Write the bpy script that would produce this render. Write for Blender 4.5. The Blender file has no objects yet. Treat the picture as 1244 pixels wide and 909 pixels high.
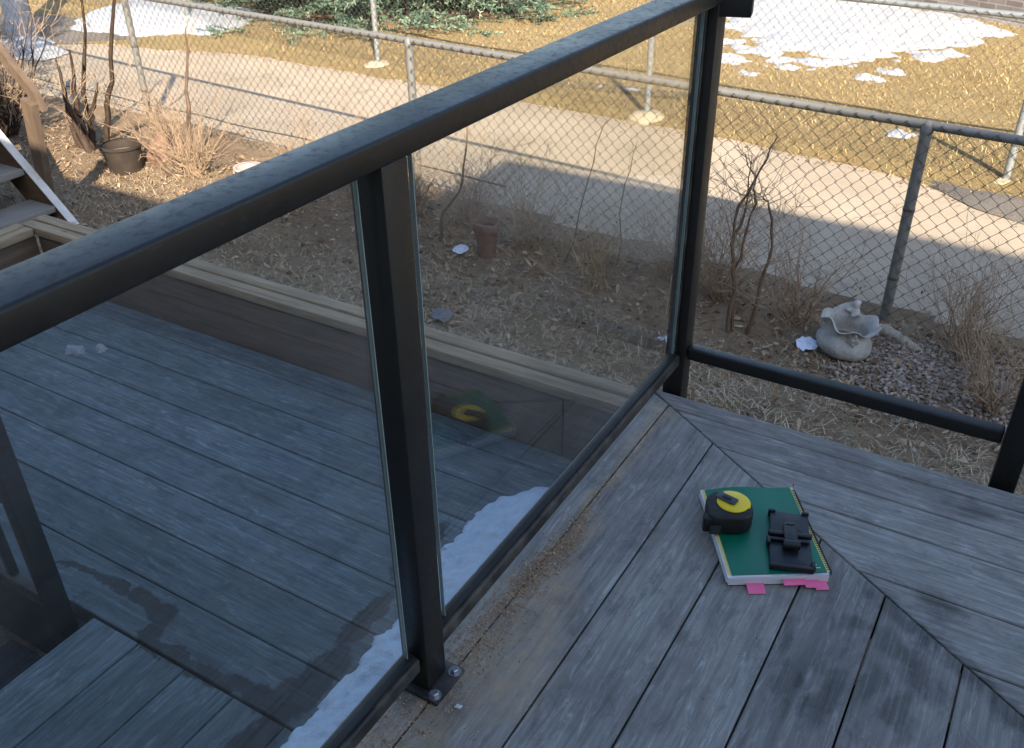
import bpy, bmesh, math, random
import numpy as np
from mathutils import Vector, Matrix, Euler, noise as mnoise

rng = np.random.default_rng(7)
random.seed(7)
R = math.radians
scene = bpy.context.scene
COL = scene.collection

# ------------------------------------------------------------------ camera
cd = bpy.data.cameras.new('camera')
cd.sensor_width = 36.0
cd.lens = 1120.79 / 1244 * 36.0
cd.clip_start = 0.02
cd.clip_end = 500
cam = bpy.data.objects.new('camera', cd)
COL.objects.link(cam)
cam.location = (0.8768, -1.8918, 1.2269)
cam.rotation_euler = (R(58.0455), R(0.7786), R(30.9175))
scene.camera = cam

# ------------------------------------------------------------------ sky and sun
SUN_EL = 32.0
SHX, SHY = -0.665, 0.747            # direction shadows fall on the ground
world = bpy.data.worlds.new('World')
scene.world = world
world.use_nodes = True
wt = world.node_tree
sky = wt.nodes.new('ShaderNodeTexSky')
sky.sky_type = 'NISHITA'
sky.sun_disc = False
sky.sun_elevation = R(SUN_EL)
sky.sun_rotation = math.atan2(-SHX, -SHY)
sky.air_density = 1.0
sky.dust_density = 1.0
bg = wt.nodes['Background']
bg.inputs['Strength'].default_value = 0.14
wt.links.new(sky.outputs[0], bg.inputs['Color'])

sd = bpy.data.lights.new('sun', 'SUN')
sd.energy = 5.0
sd.angle = R(0.53)
sd.color = (1.0, 0.87, 0.70)
sun = bpy.data.objects.new('sun', sd)
COL.objects.link(sun)
te = math.tan(R(SUN_EL))
sun.rotation_euler = Vector((SHX, SHY, -te)).to_track_quat('-Z', 'Y').to_euler()
sun.location = (6, -8, 9)

scene.view_settings.view_transform = 'Standard'
scene.view_settings.look = 'None'
scene.view_settings.exposure = 1.3
scene.view_settings.gamma = 1.0
scene.cycles.max_bounces = 8
scene.cycles.transparent_max_bounces = 12
scene.cycles.caustics_reflective = False
scene.cycles.caustics_refractive = False


# ------------------------------------------------------------------ material helpers
def lin(r, g, b):
    f = lambda c: (c / 12.92 if c <= .04045 else ((c + .055) / 1.055) ** 2.4)
    return (f(r / 255), f(g / 255), f(b / 255), 1)


class NT:
    def __init__(self, name):
        self.m = bpy.data.materials.new(name)
        self.m.use_nodes = True
        self.t = self.m.node_tree
        self.b = self.t.nodes['Principled BSDF']
        self.out = self.t.nodes['Material Output']

    def n(self, typ, ins=None, **kw):
        nd = self.t.nodes.new('ShaderNode' + typ)
        for k, v in kw.items():
            setattr(nd, k, v)
        for k, v in (ins or {}).items():
            self.set(nd.inputs[k], v)
        return nd

    def set(self, sock, v):
        if isinstance(v, bpy.types.NodeSocket):
            self.t.links.new(v, sock)
        elif isinstance(v, bpy.types.Node):
            self.t.links.new(v.outputs[0], sock)
        else:
            sock.default_value = v

    def math(self, op, a, b=0.0, c=None, clamp=False):
        nd = self.n('Math', operation=op, use_clamp=clamp)
        self.set(nd.inputs[0], a)
        self.set(nd.inputs[1], b)
        if c is not None:
            self.set(nd.inputs[2], c)
        return nd.outputs[0]

    def mix(self, f, a, b, blend='MIX'):
        nd = self.n('MixRGB', blend_type=blend)
        self.set(nd.inputs[0], f)
        self.set(nd.inputs[1], a)
        self.set(nd.inputs[2], b)
        return nd.outputs[0]

    def noise(self, vec, scale, detail=4, rough=.55, dist=0.0):
        nd = self.n('TexNoise', {'Scale': scale, 'Detail': detail, 'Roughness': rough, 'Distortion': dist})
        if vec is not None:
            self.set(nd.inputs['Vector'], vec)
        return nd.outputs['Fac']

    def ramp(self, f, lo, hi, a=0.0, b=1.0):
        nd = self.n('MapRange', {'From Min': lo, 'From Max': hi, 'To Min': a, 'To Max': b}, clamp=True)
        self.set(nd.inputs['Value'], f)
        return nd.outputs[0]

    def mapv(self, vec, scale=(1, 1, 1), loc=(0, 0, 0), rot=(0, 0, 0)):
        nd = self.n('Mapping', {'Scale': scale, 'Location': loc, 'Rotation': rot})
        self.set(nd.inputs['Vector'], vec)
        return nd.outputs[0]

    def bump(self, h, strength=.3, dist=.01):
        nd = self.n('Bump', {'Strength': strength, 'Distance': dist})
        self.set(nd.inputs['Height'], h)
        self.set(self.b.inputs['Normal'], nd)

    def base(self, c, rough=.7, metal=0.0, spec=None):
        self.set(self.b.inputs['Base Color'], c)
        self.set(self.b.inputs['Roughness'], rough)
        self.set(self.b.inputs['Metallic'], metal)
        if spec is not None:
            self.set(self.b.inputs['Specular IOR Level'], spec)
        return self.m

    def obj(self):
        return self.n('TexCoord').outputs['Object']

    def pos(self):
        return self.n('NewGeometry').outputs['Position']

    def attr(self, name='Col'):
        return self.n('Attribute', attribute_name=name).outputs['Color']


def simple(name, c, rough=.7, metal=0.0, var=.25, scale=12, bump=.15, bdist=.002):
    """a colour with uneven tone and a little relief"""
    t = NT(name)
    o = t.obj()
    f = t.noise(o, scale, 5, .6)
    d = tuple(x * (1 - var) for x in c[:3]) + (1,)
    l = tuple(min(1, x * (1 + var)) for x in c[:3]) + (1,)
    t.base(t.mix(t.ramp(f, .3, .7), d, l), t.ramp(f, .3, .7, min(1, rough + .08), max(.05, rough - .08)), metal)
    if bump:
        t.bump(t.noise(o, scale * 6, 4, .6), bump, bdist)
    return t.m


def attr_mat(name, rough=.85, scale=30, var=.25):
    t = NT(name)
    f = t.noise(t.pos(), scale, 3)
    t.base(t.mix(t.ramp(f, .3, .7, 0, var), t.attr(), (0, 0, 0, 1)), max(rough, .9), spec=.06)
    return t.m


def blot(t, vec, spots, dist_amt=.05, dscale=9.0, soft=.25):
    """mask of a stain made of joined, ragged ellipses (cx, cy, rx, ry, angle)"""
    nz = t.n('TexNoise', {'Scale': dscale, 'Detail': 5.0, 'Roughness': .6, 'Vector': vec})
    off = t.n('VectorMath', {0: nz.outputs['Color'], 1: (.5, .5, .5)}, operation='SUBTRACT')
    off2 = t.n('VectorMath', {0: off.outputs[0], 'Scale': dist_amt}, operation='SCALE')
    v = t.n('VectorMath', {0: vec, 1: off2.outputs[0]}, operation='ADD').outputs[0]
    acc = None
    for (cx, cy, rx, ry, a) in spots:
        m1 = t.n('VectorMath', {0: v, 1: (cx, cy, 0)}, operation='SUBTRACT').outputs[0]
        m2 = t.n('VectorRotate', {'Vector': m1, 'Angle': -R(a)}, rotation_type='Z_AXIS').outputs[0]
        m3 = t.n('VectorMath', {0: m2, 1: (1 / rx, 1 / ry, 0)}, operation='MULTIPLY').outputs[0]
        l = t.n('VectorMath', {0: m3}, operation='LENGTH').outputs['Value']
        k = t.ramp(l, 1 + soft, 1 - soft)
        acc = k if acc is None else t.math('MAXIMUM', acc, k)
    return acc


# ------------------------------------------------------------------ mesh helpers
def tag(o, label=None, cat=None, group=None, kind=None):
    if label: o['label'] = label
    if cat: o['category'] = cat
    if group: o['group'] = group
    if kind: o['kind'] = kind
    return o


def thing(name, label, cat, loc=(0, 0, 0), group=None):
    o = bpy.data.objects.new(name, None)
    o.empty_display_size = .1
    COL.objects.link(o)
    o.location = loc
    return tag(o, label, cat, group)


def world_of(o):
    m = o.matrix_basis.copy()
    if o.parent:
        m = world_of(o.parent) @ o.matrix_parent_inverse @ m
    return m


def link(name, me, mat, parent=None, basis=None):
    o = bpy.data.objects.new(name, me)
    COL.objects.link(o)
    if mat is not None and len(me.materials) == 0:
        me.materials.append(mat)
    if parent is not None:
        o.parent = parent
        o.matrix_parent_inverse = world_of(parent).inverted()
    if basis is not None:
        o.matrix_basis = basis
    return o


def smooth(me, ang=None):
    me.polygons.foreach_set('use_smooth', [True] * len(me.polygons))
    if ang is not None:
        try:
            me.set_sharp_from_angle(angle=R(ang))
        except Exception:
            pass


def mk(name, V, F, mat, parent=None, sm=False, basis=None, ang=40):
    me = bpy.data.meshes.new(name)
    me.from_pydata([tuple(v) for v in V], [], F)
    me.update()
    if sm:
        smooth(me, ang)
    return link(name, me, mat, parent, basis)


def fast(name, V, F, mat, parent=None, C=None, sm=False):
    """V (n,3), F (m,k) arrays, C (m,3) colour of each face"""
    V = np.asarray(V, np.float32); F = np.asarray(F, np.int32)
    k = F.shape[1]
    me = bpy.data.meshes.new(name)
    me.vertices.add(len(V)); me.vertices.foreach_set('co', V.ravel())
    me.loops.add(F.size); me.loops.foreach_set('vertex_index', F.ravel())
    me.polygons.add(len(F))
    me.polygons.foreach_set('loop_start', np.arange(0, F.size, k, dtype=np.int32))
    me.polygons.foreach_set('loop_total', np.full(len(F), k, np.int32))
    if sm:
        me.polygons.foreach_set('use_smooth', np.ones(len(F), bool))
    if C is not None:
        a = me.attributes.new('Col', 'FLOAT_COLOR', 'CORNER')
        cc = np.ones((F.size, 4), np.float32)
        cc[:, :3] = np.repeat(np.asarray(C, np.float32), k, axis=0)
        a.data.foreach_set('color', cc.ravel())
    me.update(calc_edges=True); me.validate()
    return link(name, me, mat, parent)


def prism_data(poly, t, b=.002):
    """convex polygon (counter-clockwise) extruded from z=0 down to -t, with bevelled top edge"""
    P = [Vector(q) for q in poly]
    n = len(P)
    ins = []
    for i in range(n):
        a, c, d = P[i - 1], P[i], P[(i + 1) % n]
        e1 = (c - a).normalized(); e2 = (d - c).normalized()
        n1 = Vector((-e1.y, e1.x)); n2 = Vector((-e2.y, e2.x))
        k = (n1 + n2) / max(.3, 1 + n1.dot(n2))
        ins.append(c + k * b)
    V = [(q.x, q.y, 0) for q in ins] + [(q.x, q.y, -b) for q in P] + [(q.x, q.y, -t) for q in P]
    F = [tuple(range(n)), tuple(range(3 * n - 1, 2 * n - 1, -1))]
    for r in (0, 1):
        for i in range(n):
            j = (i + 1) % n
            F.append((r * n + i, (r + 1) * n + i, (r + 1) * n + j, r * n + j))
    return V, F


def box(name, lo, hi, mat, parent=None, bev=.003, seg=2, basis=None):
    bm = bmesh.new()
    bmesh.ops.create_cube(bm, size=1)
    lo = Vector(lo); hi = Vector(hi)
    for v in bm.verts:
        v.co = Vector(((lo[i] + hi[i]) / 2 + v.co[i] * (hi[i] - lo[i]) for i in range(3)))
    if bev:
        bmesh.ops.bevel(bm, geom=bm.edges[:], offset=bev, segments=seg, affect='EDGES', profile=.5)
    me = bpy.data.meshes.new(name)
    bm.to_mesh(me); bm.free()
    if bev:
        smooth(me, 35)
    return link(name, me, mat, parent, basis)


def tube_data(pts, rad, sides=6, V=None, F=None, cap=True):
    V = [] if V is None else V
    F = [] if F is None else F
    P = [Vector(p) for p in pts]
    if not hasattr(rad, '__len__'):
        rad = [rad] * len(P)
    base = len(V)
    up = None
    for i, p in enumerate(P):
        d = (P[min(i + 1, len(P) - 1)] - P[max(i - 1, 0)])
        d = d.normalized() if d.length > 1e-9 else Vector((0, 0, 1))
        if up is None:
            up = d.orthogonal().normalized()
        up = (up - d * up.dot(d))
        up = up.normalized() if up.length > 1e-6 else d.orthogonal().normalized()
        w = d.cross(up)
        for k in range(sides):
            a = 2 * math.pi * k / sides
            V.append(tuple(p + (up * math.cos(a) + w * math.sin(a)) * rad[i]))
    for i in range(len(P) - 1):
        for k in range(sides):
            a = base + i * sides + k; b = base + i * sides + (k + 1) % sides
            F.append((a, b, b + sides, a + sides))
    if cap:
        F.append(tuple(base + k for k in range(sides - 1, -1, -1)))
        e = base + (len(P) - 1) * sides
        F.append(tuple(e + k for k in range(sides)))
    return V, F


def tube(name, pts, rad, mat, parent=None, sides=8, sm=True):
    V, F = tube_data(pts, rad, sides)
    return mk(name, V, F, mat, parent, sm)


def lathe(name, prof, mat, parent=None, loc=(0, 0, 0), n=32, fn=None, basis=None, close_bottom=True):
    V, F = [], []
    for (r, z) in prof:
        for k in range(n):
            a = 2 * math.pi * k / n
            q = Vector((r * math.cos(a), r * math.sin(a), z))
            if fn:
                q = fn(q, r, a, z)
            V.append(tuple(q + Vector(loc)))
    for i in range(len(prof) - 1):
        for k in range(n):
            j = (k + 1) % n
            F.append((i * n + k, i * n + j, (i + 1) * n + j, (i + 1) * n + k))
    if close_bottom:
        F.append(tuple(range(n - 1, -1, -1)))
        e = (len(prof) - 1) * n
        F.append(tuple(e + k for k in range(n)))
    return mk(name, V, F, mat, parent, True, basis)


def fbm(x, y, z=0.0, o=4):
    return mnoise.fractal(Vector((x, y, z)), 1.0, 2.0, o)


def ico_rocks(P, S, squash, cols, name, mat, jit=.22):
    """many small irregular stones as one mesh"""
    bm = bmesh.new(); bmesh.ops.create_icosphere(bm, subdivisions=1, radius=1)
    v0 = np.array([v.co[:] for v in bm.verts]); f0 = np.array([[v.index for v in f.verts] for f in bm.faces]); bm.free()
    n, m = len(P), len(v0)
    a = rng.uniform(0, 6.283, n); c, s = np.cos(a), np.sin(a)
    U = v0[None] * (1 + rng.normal(0, jit, (n, m, 1))) * S[:, None, None]
    U = U * np.stack([np.ones(n), rng.uniform(.55, 1, n), rng.uniform(*squash, n)], 1)[:, None]
    X = U[..., 0] * c[:, None] - U[..., 1] * s[:, None]; Y = U[..., 0] * s[:, None] + U[..., 1] * c[:, None]
    V = np.stack([X, Y, U[..., 2]], -1) + P[:, None]
    F = (f0[None] + (np.arange(n) * m)[:, None, None]).reshape(-1, 3)
    return fast(name, V.reshape(-1, 3), F, mat, C=np.repeat(cols, len(f0), 0))


def blades(P, L, W, lean, cols, name, mat, head=None):
    """thin bent blades: two quads folded to a point"""
    n = len(P)
    a = rng.uniform(0, 6.283, n) if head is None else head
    d = np.stack([np.cos(a), np.sin(a)], 1); sdv = np.stack([-d[:, 1], d[:, 0]], 1)
    ch, sh = np.cos(lean), np.sin(lean)
    mid = P.copy(); mid[:, :2] += d * (L * .5 * sh)[:, None]; mid[:, 2] += L * .5 * ch
    tip = mid.copy(); l2 = np.minimum(lean + .45, 1.66)
    tip[:, :2] += d * (L * .5 * np.sin(l2))[:, None]; tip[:, 2] += L * .5 * np.cos(l2)
    off = np.zeros((n, 3)); off[:, :2] = sdv * (W / 2)[:, None]
    V = np.stack([P - off, P + off, mid + off * .8, mid - off * .8, tip], 1).reshape(-1, 3)
    i = np.arange(n) * 5
    F = np.concatenate([np.stack([i, i + 1, i + 2], 1), np.stack([i, i + 2, i + 3], 1), np.stack([i + 3, i + 2, i + 4], 1)])
    return fast(name, V, F, mat, C=np.concatenate([cols] * 3))


def chips(P, S, tilt, cols, name, mat, asp=(.4, .8), curl=.35):
    """small bent flakes such as dead leaves or wood chips"""
    n = len(P)
    a = rng.uniform(0, 6.283, n); d = np.stack([np.cos(a), np.sin(a), np.zeros(n)], 1)
    s = np.stack([-np.sin(a), np.cos(a), np.zeros(n)], 1)
    d[:, 2] = rng.normal(0, tilt, n); s[:, 2] = rng.normal(0, tilt, n)
    A = rng.uniform(*asp, n)
    up = np.zeros((n, 3)); up[:, 2] = S * curl * rng.uniform(-.3, 1, n)
    l = d * S[:, None]; w = s * (S * A)[:, None]
    V = np.stack([P - l, P - w * .6 - l * .2 + up, P + w * .6 - l * .1 + up, P + l * .75 - w * .35 + up * .3, P + l], 1)
    V = V.reshape(-1, 3); i = np.arange(n) * 5
    F = np.concatenate([np.stack([i, i + 2, i + 1], 1), np.stack([i + 1, i + 2, i + 3], 1), np.stack([i + 3, i + 2, i + 4], 1)])
    return fast(name, V, F, mat, C=np.concatenate([cols] * 3))


def pick(pal, n, var=.2):
    pal = np.array([p[:3] for p in pal])
    return pal[rng.integers(0, len(pal), n)] * rng.uniform(1 - var, 1 + var, (n, 1))


# ------------------------------------------------------------------ terrain heights
LANE_Z = -0.88


def fence_y(x):
    return 2.25 - .1 * x


def garden_z(x, y):
    t = min(1, max(0, (y - .1) / 1.5))
    z = -.62 - .20 * t * t * (3 - 2 * t)
    k = min(1, max(0, (y - 1.9) / .6))
    z = z * (1 - k) + (-.87) * k
    z += .035 * fbm(x * 1.3, y * 1.3, 3) * (1 - k) + .012 * fbm(x * 7, y * 7, 9)
    return z


def lane_far(x):
    pts = [(-12, 4.1), (-9, 4.2), (-7.6, 4.5), (-6.25, 4.80), (-4.8, 4.74), (-2.9, 4.64), (-1.28, 4.52), (0, 4.32), (.83, 3.9), (2.5, 3.3), (12, 1.5)]
    return float(np.interp(x, [p[0] for p in pts], [p[1] for p in pts]))


def grid_mesh(name, xs, ys, zf, mat, keep=None):
    V = [(x, y, zf(x, y)) for y in ys for x in xs]
    nx = len(xs); F = []
    for j in range(len(ys) - 1):
        for i in range(nx - 1):
            if keep is None or keep((xs[i] + xs[i + 1]) / 2, (ys[j] + ys[j + 1]) / 2):
                F.append((j * nx + i, j * nx + i + 1, (j + 1) * nx + i + 1, (j + 1) * nx + i))
    return mk(name, V, F, mat, None, True, ang=60)


# ------------------------------------------------------------------ ground materials
t = NT('soil')
v = t.pos()
f1 = t.noise(v, 2.2, 6, .65); f2 = t.noise(v, 34, 6, .72); f3 = t.noise(v, 8, 6, .7, .6); f4 = t.noise(v, 110, 4, .7)
c = t.mix(t.ramp(f1, .38, .62), lin(160, 136, 110), lin(188, 164, 134))
c = t.mix(t.ramp(f3, .52, .68, 0, .55), c, lin(128, 110, 92))
c = t.mix(t.ramp(f2, .30, .62), t.mix(.5, c, lin(114, 98, 82)), c)
c = t.mix(t.ramp(f4, .55, .75, 0, .4), c, lin(218, 200, 174))
M_SOIL = t.base(c, .95, spec=.1)
t.bump(t.math('ADD', t.math('MULTIPLY', f3, 1.6), t.math('ADD', f2, f4)), 1.0, .03)

t = NT('dry_lawn')
v = t.pos()
f1 = t.noise(v, .8, 5, .6); f2 = t.noise(v, 26, 6, .78); f3 = t.noise(v, 4, 5, .65); f4 = t.noise(v, 95, 4, .8)
c = t.mix(t.ramp(f1, .38, .62), lin(190, 166, 120), lin(214, 190, 142))
c = t.mix(t.ramp(f3, .48, .68, 0, .6), c, lin(164, 146, 104))
c = t.mix(t.ramp(f2, .34, .64), t.mix(.5, c, lin(130, 108, 74)), c)
c = t.mix(t.ramp(f4, .42, .64, 0, .6), t.mix(.15, c, lin(110, 92, 64)), lin(216, 194, 148))
yy = t.n('SeparateXYZ', {'Vector': v}).outputs['Y']
c = t.mix(t.math('MULTIPLY', t.ramp(t.math('ADD', yy, t.math('MULTIPLY', f3, 1.2)), 4.9, 6.2, 1.0, 0.0), .35), c, lin(150, 130, 88))
M_LAWN = t.base(c, .95, spec=.1)
t.bump(t.math('ADD', f2, f4), 1.0, .04)

t = NT('lane_concrete')
v = t.pos()
f1 = t.noise(v, 1.4, 5, .6); f2 = t.noise(v, 90, 4, .7); f3 = t.noise(v, 7, 6, .65)
c = t.mix(t.ramp(f1, .35, .65), lin(168, 154, 134), lin(186, 171, 150))
c = t.mix(t.ramp(f3, .5, .75, 0, .35), c, lin(146, 132, 113))
c = t.mix(t.ramp(f2, .35, .65, 0, .35), c, lin(128, 116, 100))
cr = t.n('TexVoronoi', {'Vector': t.n('VectorMath', {0: v, 1: t.n('VectorMath', {0: t.n('TexNoise', {'Scale': 3.0, 'Detail': 5.0, 'Vector': v}).outputs['Color'], 'Scale': .5}, operation='SCALE').outputs[0]}, operation='ADD').outputs[0], 'Scale': .42}, feature='DISTANCE_TO_EDGE').outputs['Distance']
crack = t.math('MULTIPLY', t.ramp(cr, .002, .006, 1.0, 0.0), t.ramp(t.noise(v, 1.7, 3), .46, .58, 0.0, .4))
c = t.mix(crack, c, lin(96, 84, 70))
st_ = t.noise(v, 3.4, 6, .75)
c = t.mix(t.ramp(st_, .56, .70, 0, .35), c, lin(150, 132, 108))
M_LANE = t.base(c, .9, spec=.25)
t.bump(t.math('ADD', f2, t.math('MULTIPLY', f3, .6)), .35, .006)

t = NT('asphalt')
v = t.pos()
f2 = t.noise(v, 130, 3, .7); f1 = t.noise(v, 2.2, 5)
c = t.mix(t.ramp(f1, .35, .65), lin(78, 74, 70), lin(104, 97, 90))
c = t.mix(t.ramp(f2, .45, .7, 0, .7), c, lin(140, 132, 122))
M_ASPH = t.base(c, .9)
t.bump(f2, .5, .006)

t = NT('mulch')
v = t.pos()
f2 = t.noise(v, 40, 5, .7)
M_MULCH = t.base(t.mix(t.ramp(f2, .3, .7), lin(104, 74, 56), lin(166, 128, 96)), .95)
t.bump(f2, .9, .03)

t = NT('snow')
v = t.pos()
f2 = t.noise(v, 60, 4, .6); f1 = t.noise(v, 9, 5)
c = t.mix(t.ramp(f1, .3, .7), (.46, .49, .53, 1), (.57, .59, .62, 1))
f3 = t.noise(v, 22, 6, .75); f4 = t.noise(v, 140, 3, .7)
c = t.mix(t.ramp(f3, .54, .74, 0, .55), c, lin(150, 138, 120))
c = t.mix(t.ramp(f4, .62, .75, 0, .6), c, lin(120, 108, 92))
M_SNOW = t.base(c, .6, spec=.3)
t.b.inputs['Subsurface Weight'].default_value = .15
t.b.inputs['Subsurface Radius'].default_value = (.02, .03, .04)
t.bump(t.math('ADD', f2, t.math('MULTIPLY', f3, 1.5)), .8, .03)

t = NT('deck_snow')
v = t.pos()
f2 = t.noise(v, 70, 4, .6); f1 = t.noise(v, 9, 5)
M_SNOW_DECK = t.base(t.mix(t.ramp(f1, .3, .7), (.68, .80, .95, 1), (.76, .86, .97, 1)), .5, spec=.3)  # base colour blued to carry the skylight tint of the shade
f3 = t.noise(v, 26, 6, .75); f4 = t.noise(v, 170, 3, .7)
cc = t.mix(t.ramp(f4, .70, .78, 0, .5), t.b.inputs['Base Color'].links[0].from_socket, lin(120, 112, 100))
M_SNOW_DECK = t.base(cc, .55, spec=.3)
t.bump(t.math('ADD', f4, t.math('ADD', f2, t.math('MULTIPLY', f3, 2.0))), .5, .009)

# ------------------------------------------------------------------ ground sheets
G = [-200, -60, -25, -14, -10, -8, -6, -4, -2, 0, 2, 4, 8, 14, 25, 60, 200]
tag(grid_mesh('ground', G, G, lambda x, y: -1.0, M_SOIL), kind='structure')

xs = list(np.arange(-12, 6.01, .12)); ys = list(np.arange(-.2, 2.95, .07))
tag(grid_mesh('garden_ground', xs, ys, garden_z, M_SOIL, keep=lambda x, y: y < fence_y(x) + .16), kind='structure')

lx = list(np.arange(-16, 14.1, .5))
V = []; F = []
for i, x in enumerate(lx):
    for k in range(9):
        y0 = fence_y(x) - .05; y1 = lane_far(x) + .12 + .05 * fbm(x * 1.5, 2)
        V.append((x, y0 + (y1 - y0) * k / 8, LANE_Z))
for i in range(len(lx) - 1):
    for k in range(8):
        F.append((i * 9 + k, (i + 1) * 9 + k, (i + 1) * 9 + k + 1, i * 9 + k + 1))
tag(mk('lane', V, F, M_LANE), kind='structure')

# lawn with an uneven edge that overlaps the lane by a few centimetres
lx = list(np.arange(-16, 14.1, .16)); V = []; F = []
NR = 30
for x in lx:
    e = lane_far(x) + .07 * fbm(x * 2.3, 1) + .05 * fbm(x * 9, 4)
    for k in range(NR):
        u = k / (NR - 1)
        y = e + (40 - e) * u ** 3.4
        z = LANE_Z + (-.004 if k == 0 else .012 + .05 * min(1, (y - e) * 2)) + .02 * fbm(x * .8, y * .8, 5) * min(1, (y - e))
        V.append((x, y, z))
for i in range(len(lx) - 1):
    for k in range(NR - 1):
        F.append((i * NR + k, (i + 1) * NR + k, (i + 1) * NR + k + 1, i * NR + k + 1))
tag(mk('lawn', V, F, M_LAWN, None, True, ang=60), kind='structure')


def lawn_z(x, y):
    e = lane_far(x)
    return LANE_Z + .012 + .05 * min(1, max(0, (y - e) * 2)) + .02 * fbm(x * .8, y * .8, 5) * min(1, max(0, y - e))


def blob_sheet(name, cx, cy, rx, ry, ang, zf, mat, dz=.006, n=48, amp=.18, seed=0.0, rings=7):
    V = [(cx, cy, zf(cx, cy) + dz)]; F = []
    ca, sa = math.cos(R(ang)), math.sin(R(ang))
    for r in range(1, rings + 1):
        for k in range(n):
            a = 2 * math.pi * k / n
            q = (1 + amp * fbm(math.cos(a) * 1.6 + seed, math.sin(a) * 1.6, seed)) * r / rings
            x, y = rx * q * math.cos(a), ry * q * math.sin(a)
            X, Y = cx + x * ca - y * sa, cy + x * sa + y * ca
            V.append((X, Y, zf(X, Y) + dz - (.02 if r == rings else 0)))
    for k in range(n):
        F.append((0, 1 + k, 1 + (k + 1) % n))
    for r in range(rings - 1):
        for k in range(n):
            a = 1 + r * n + k; b = 1 + r * n + (k + 1) % n
            F.append((a, a + n, b + n, b))
    return mk(name, V, F, mat, None, True, ang=60)


tag(blob_sheet('gravel_patch', .75, 4.12, .75, .22, -24, lambda x, y: LANE_Z + .03 * max(0, 1 - math.hypot((x - .75) / .75, (y - 4.12) / .5)), M_ASPH, dz=.01, amp=.3, seed=3), kind='structure')
tag(blob_sheet('mulch_bed', -6.6, 7.65, 1.95, 1.9, 10, lawn_z, M_MULCH, dz=.012, amp=.15, seed=8), kind='structure')
tag(blob_sheet('road', -9.6, 4.35, 2.0, .55, 12, lawn_z, M_ASPH, dz=.014, amp=.1, seed=5), kind='structure')

# dead grass on the lawn
n = 210000
gx = rng.uniform(-11, 3.2, n); gy = rng.uniform(3.6, 12.0, n) ** 1.0
ed = np.array([lane_far(a) for a in gx])
ok = (gy > ed - .02 + rng.normal(0, .07, n)) & (rng.random(n) < np.clip(1.35 - (gy - 4) / 12, .3, 1)) & (((gx + 6.6) / 2.15) ** 2 + ((gy - 7.6) / 2.05) ** 2 > 1)
gx, gy = gx[ok], gy[ok]; n = len(gx)
P = np.stack([gx, gy, np.array([lawn_z(a, b) for a, b in zip(gx, gy)]) - .004], 1)
M_BLADE = attr_mat('dry_blades', .9, 3, .25)
o = blades(P, rng.uniform(.025, .06, n), rng.uniform(.003, .0055, n), rng.uniform(.6, 1.45, n),
           pick([lin(216, 188, 132), lin(200, 170, 116), lin(224, 200, 148), lin(162, 134, 88), lin(160, 146, 98), lin(136, 110, 72)], n, .15), 'dead_grass', M_BLADE)
tag(o, 'short matted straw coloured grass on the lawn across the lane', 'grass', kind='stuff')


# ------------------------------------------------------------------ snow
def snow_field(name, x0, x1, y0, y1, res, hf, zf, label, kind='stuff', mat=None):
    nx = int((x1 - x0) / res) + 1; ny = int((y1 - y0) / res) + 1
    H = {}
    V = []; F = []; idx = {}
    def vid(i, j):
        if (i, j) not in idx:
            x = x0 + i * res; y = y0 + j * res
            h = H[(i, j)]
            idx[(i, j)] = len(V)
            V.append((x, y, zf(x, y) + (h if h > 0 else -.01)))
        return idx[(i, j)]
    for j in range(ny):
        for i in range(nx):
            H[(i, j)] = hf(x0 + i * res, y0 + j * res)
    for j in range(ny - 1):
        for i in range(nx - 1):
            q = [(i, j), (i + 1, j), (i + 1, j + 1), (i, j + 1)]
            if any(H[k] > 0 for k in q):
                F.append(tuple(vid(*k) for k in q))
    o = mk(name, V, F, mat or M_SNOW, None, True, ang=80)
    return tag(o, label, 'snow', kind=kind)


def poly_sd(x, y, P):
    """signed distance, positive inside"""
    d = 1e9; ins = False; n = len(P)
    for i in range(n):
        ax, ay = P[i]; bx, by = P[(i + 1) % n]
        ex, ey = bx - ax, by - ay
        tt = max(0, min(1, ((x - ax) * ex + (y - ay) * ey) / (ex * ex + ey * ey)))
        d = min(d, math.hypot(x - ax - ex * tt, y - ay - ey * tt))
        if (ay > y) != (by > y) and x < (bx - ax) * (y - ay) / (by - ay) + ax:
            ins = not ins
    return d if ins else -d


SNOW_R = [(-3.1, 11.5), (-3.0, 9.6), (-2.8, 8.7), (-2.25, 7.8), (-1.75, 7.25), (-1.25, 6.95), (-.72, 7.0), (-.48, 7.6), (-.2, 8.15), (.14, 8.75), (-.12, 9.2), (-1.2, 9.75), (-2.2, 11.5)]
BITS = [(-1.94, 6.54, .12), (-1.31, 6.47, .07), (-.69, 7.2, .10), (-1.70, 6.95, .16), (-.98, 6.80, .12), (-.48, 6.72, .09), (-.55, 6.38, .06),
        (-.33, 7.35, .12), (-.11, 5.03, .055), (-1.63, 6.2, .04), (-2.2, 7.2, .14), (-2.45, 7.9, .14), (-1.5, 6.75, .1), (-2.0, 7.0, .1), (-.2, 7.6, .1), (-1.2, 6.75, .1), (.02, 5.05, .04), (-1.75, 6.2, .03), (-2.3, 5.2, .05)]


def snow_r(x, y):
    m = poly_sd(x, y, SNOW_R) + .20 * fbm(x * 2.2, y * 2.2, 1.7, 5) + .12 * fbm(x * 7, y * 5, 4) + .05 * fbm(x * 19, y * 15, 6)
    for (bx, by, br) in BITS:
        m = max(m, br - math.hypot((x - bx) * .75, (y - by) * 1.0) + .15 * fbm(x * 7, y * 6, 7.7))
    return 0 if m <= 0 else .006 + .13 * (1 - math.exp(-m * 2.0)) + .02 * fbm(x * 5, y * 5, 2) * min(1, m * 4)


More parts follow.
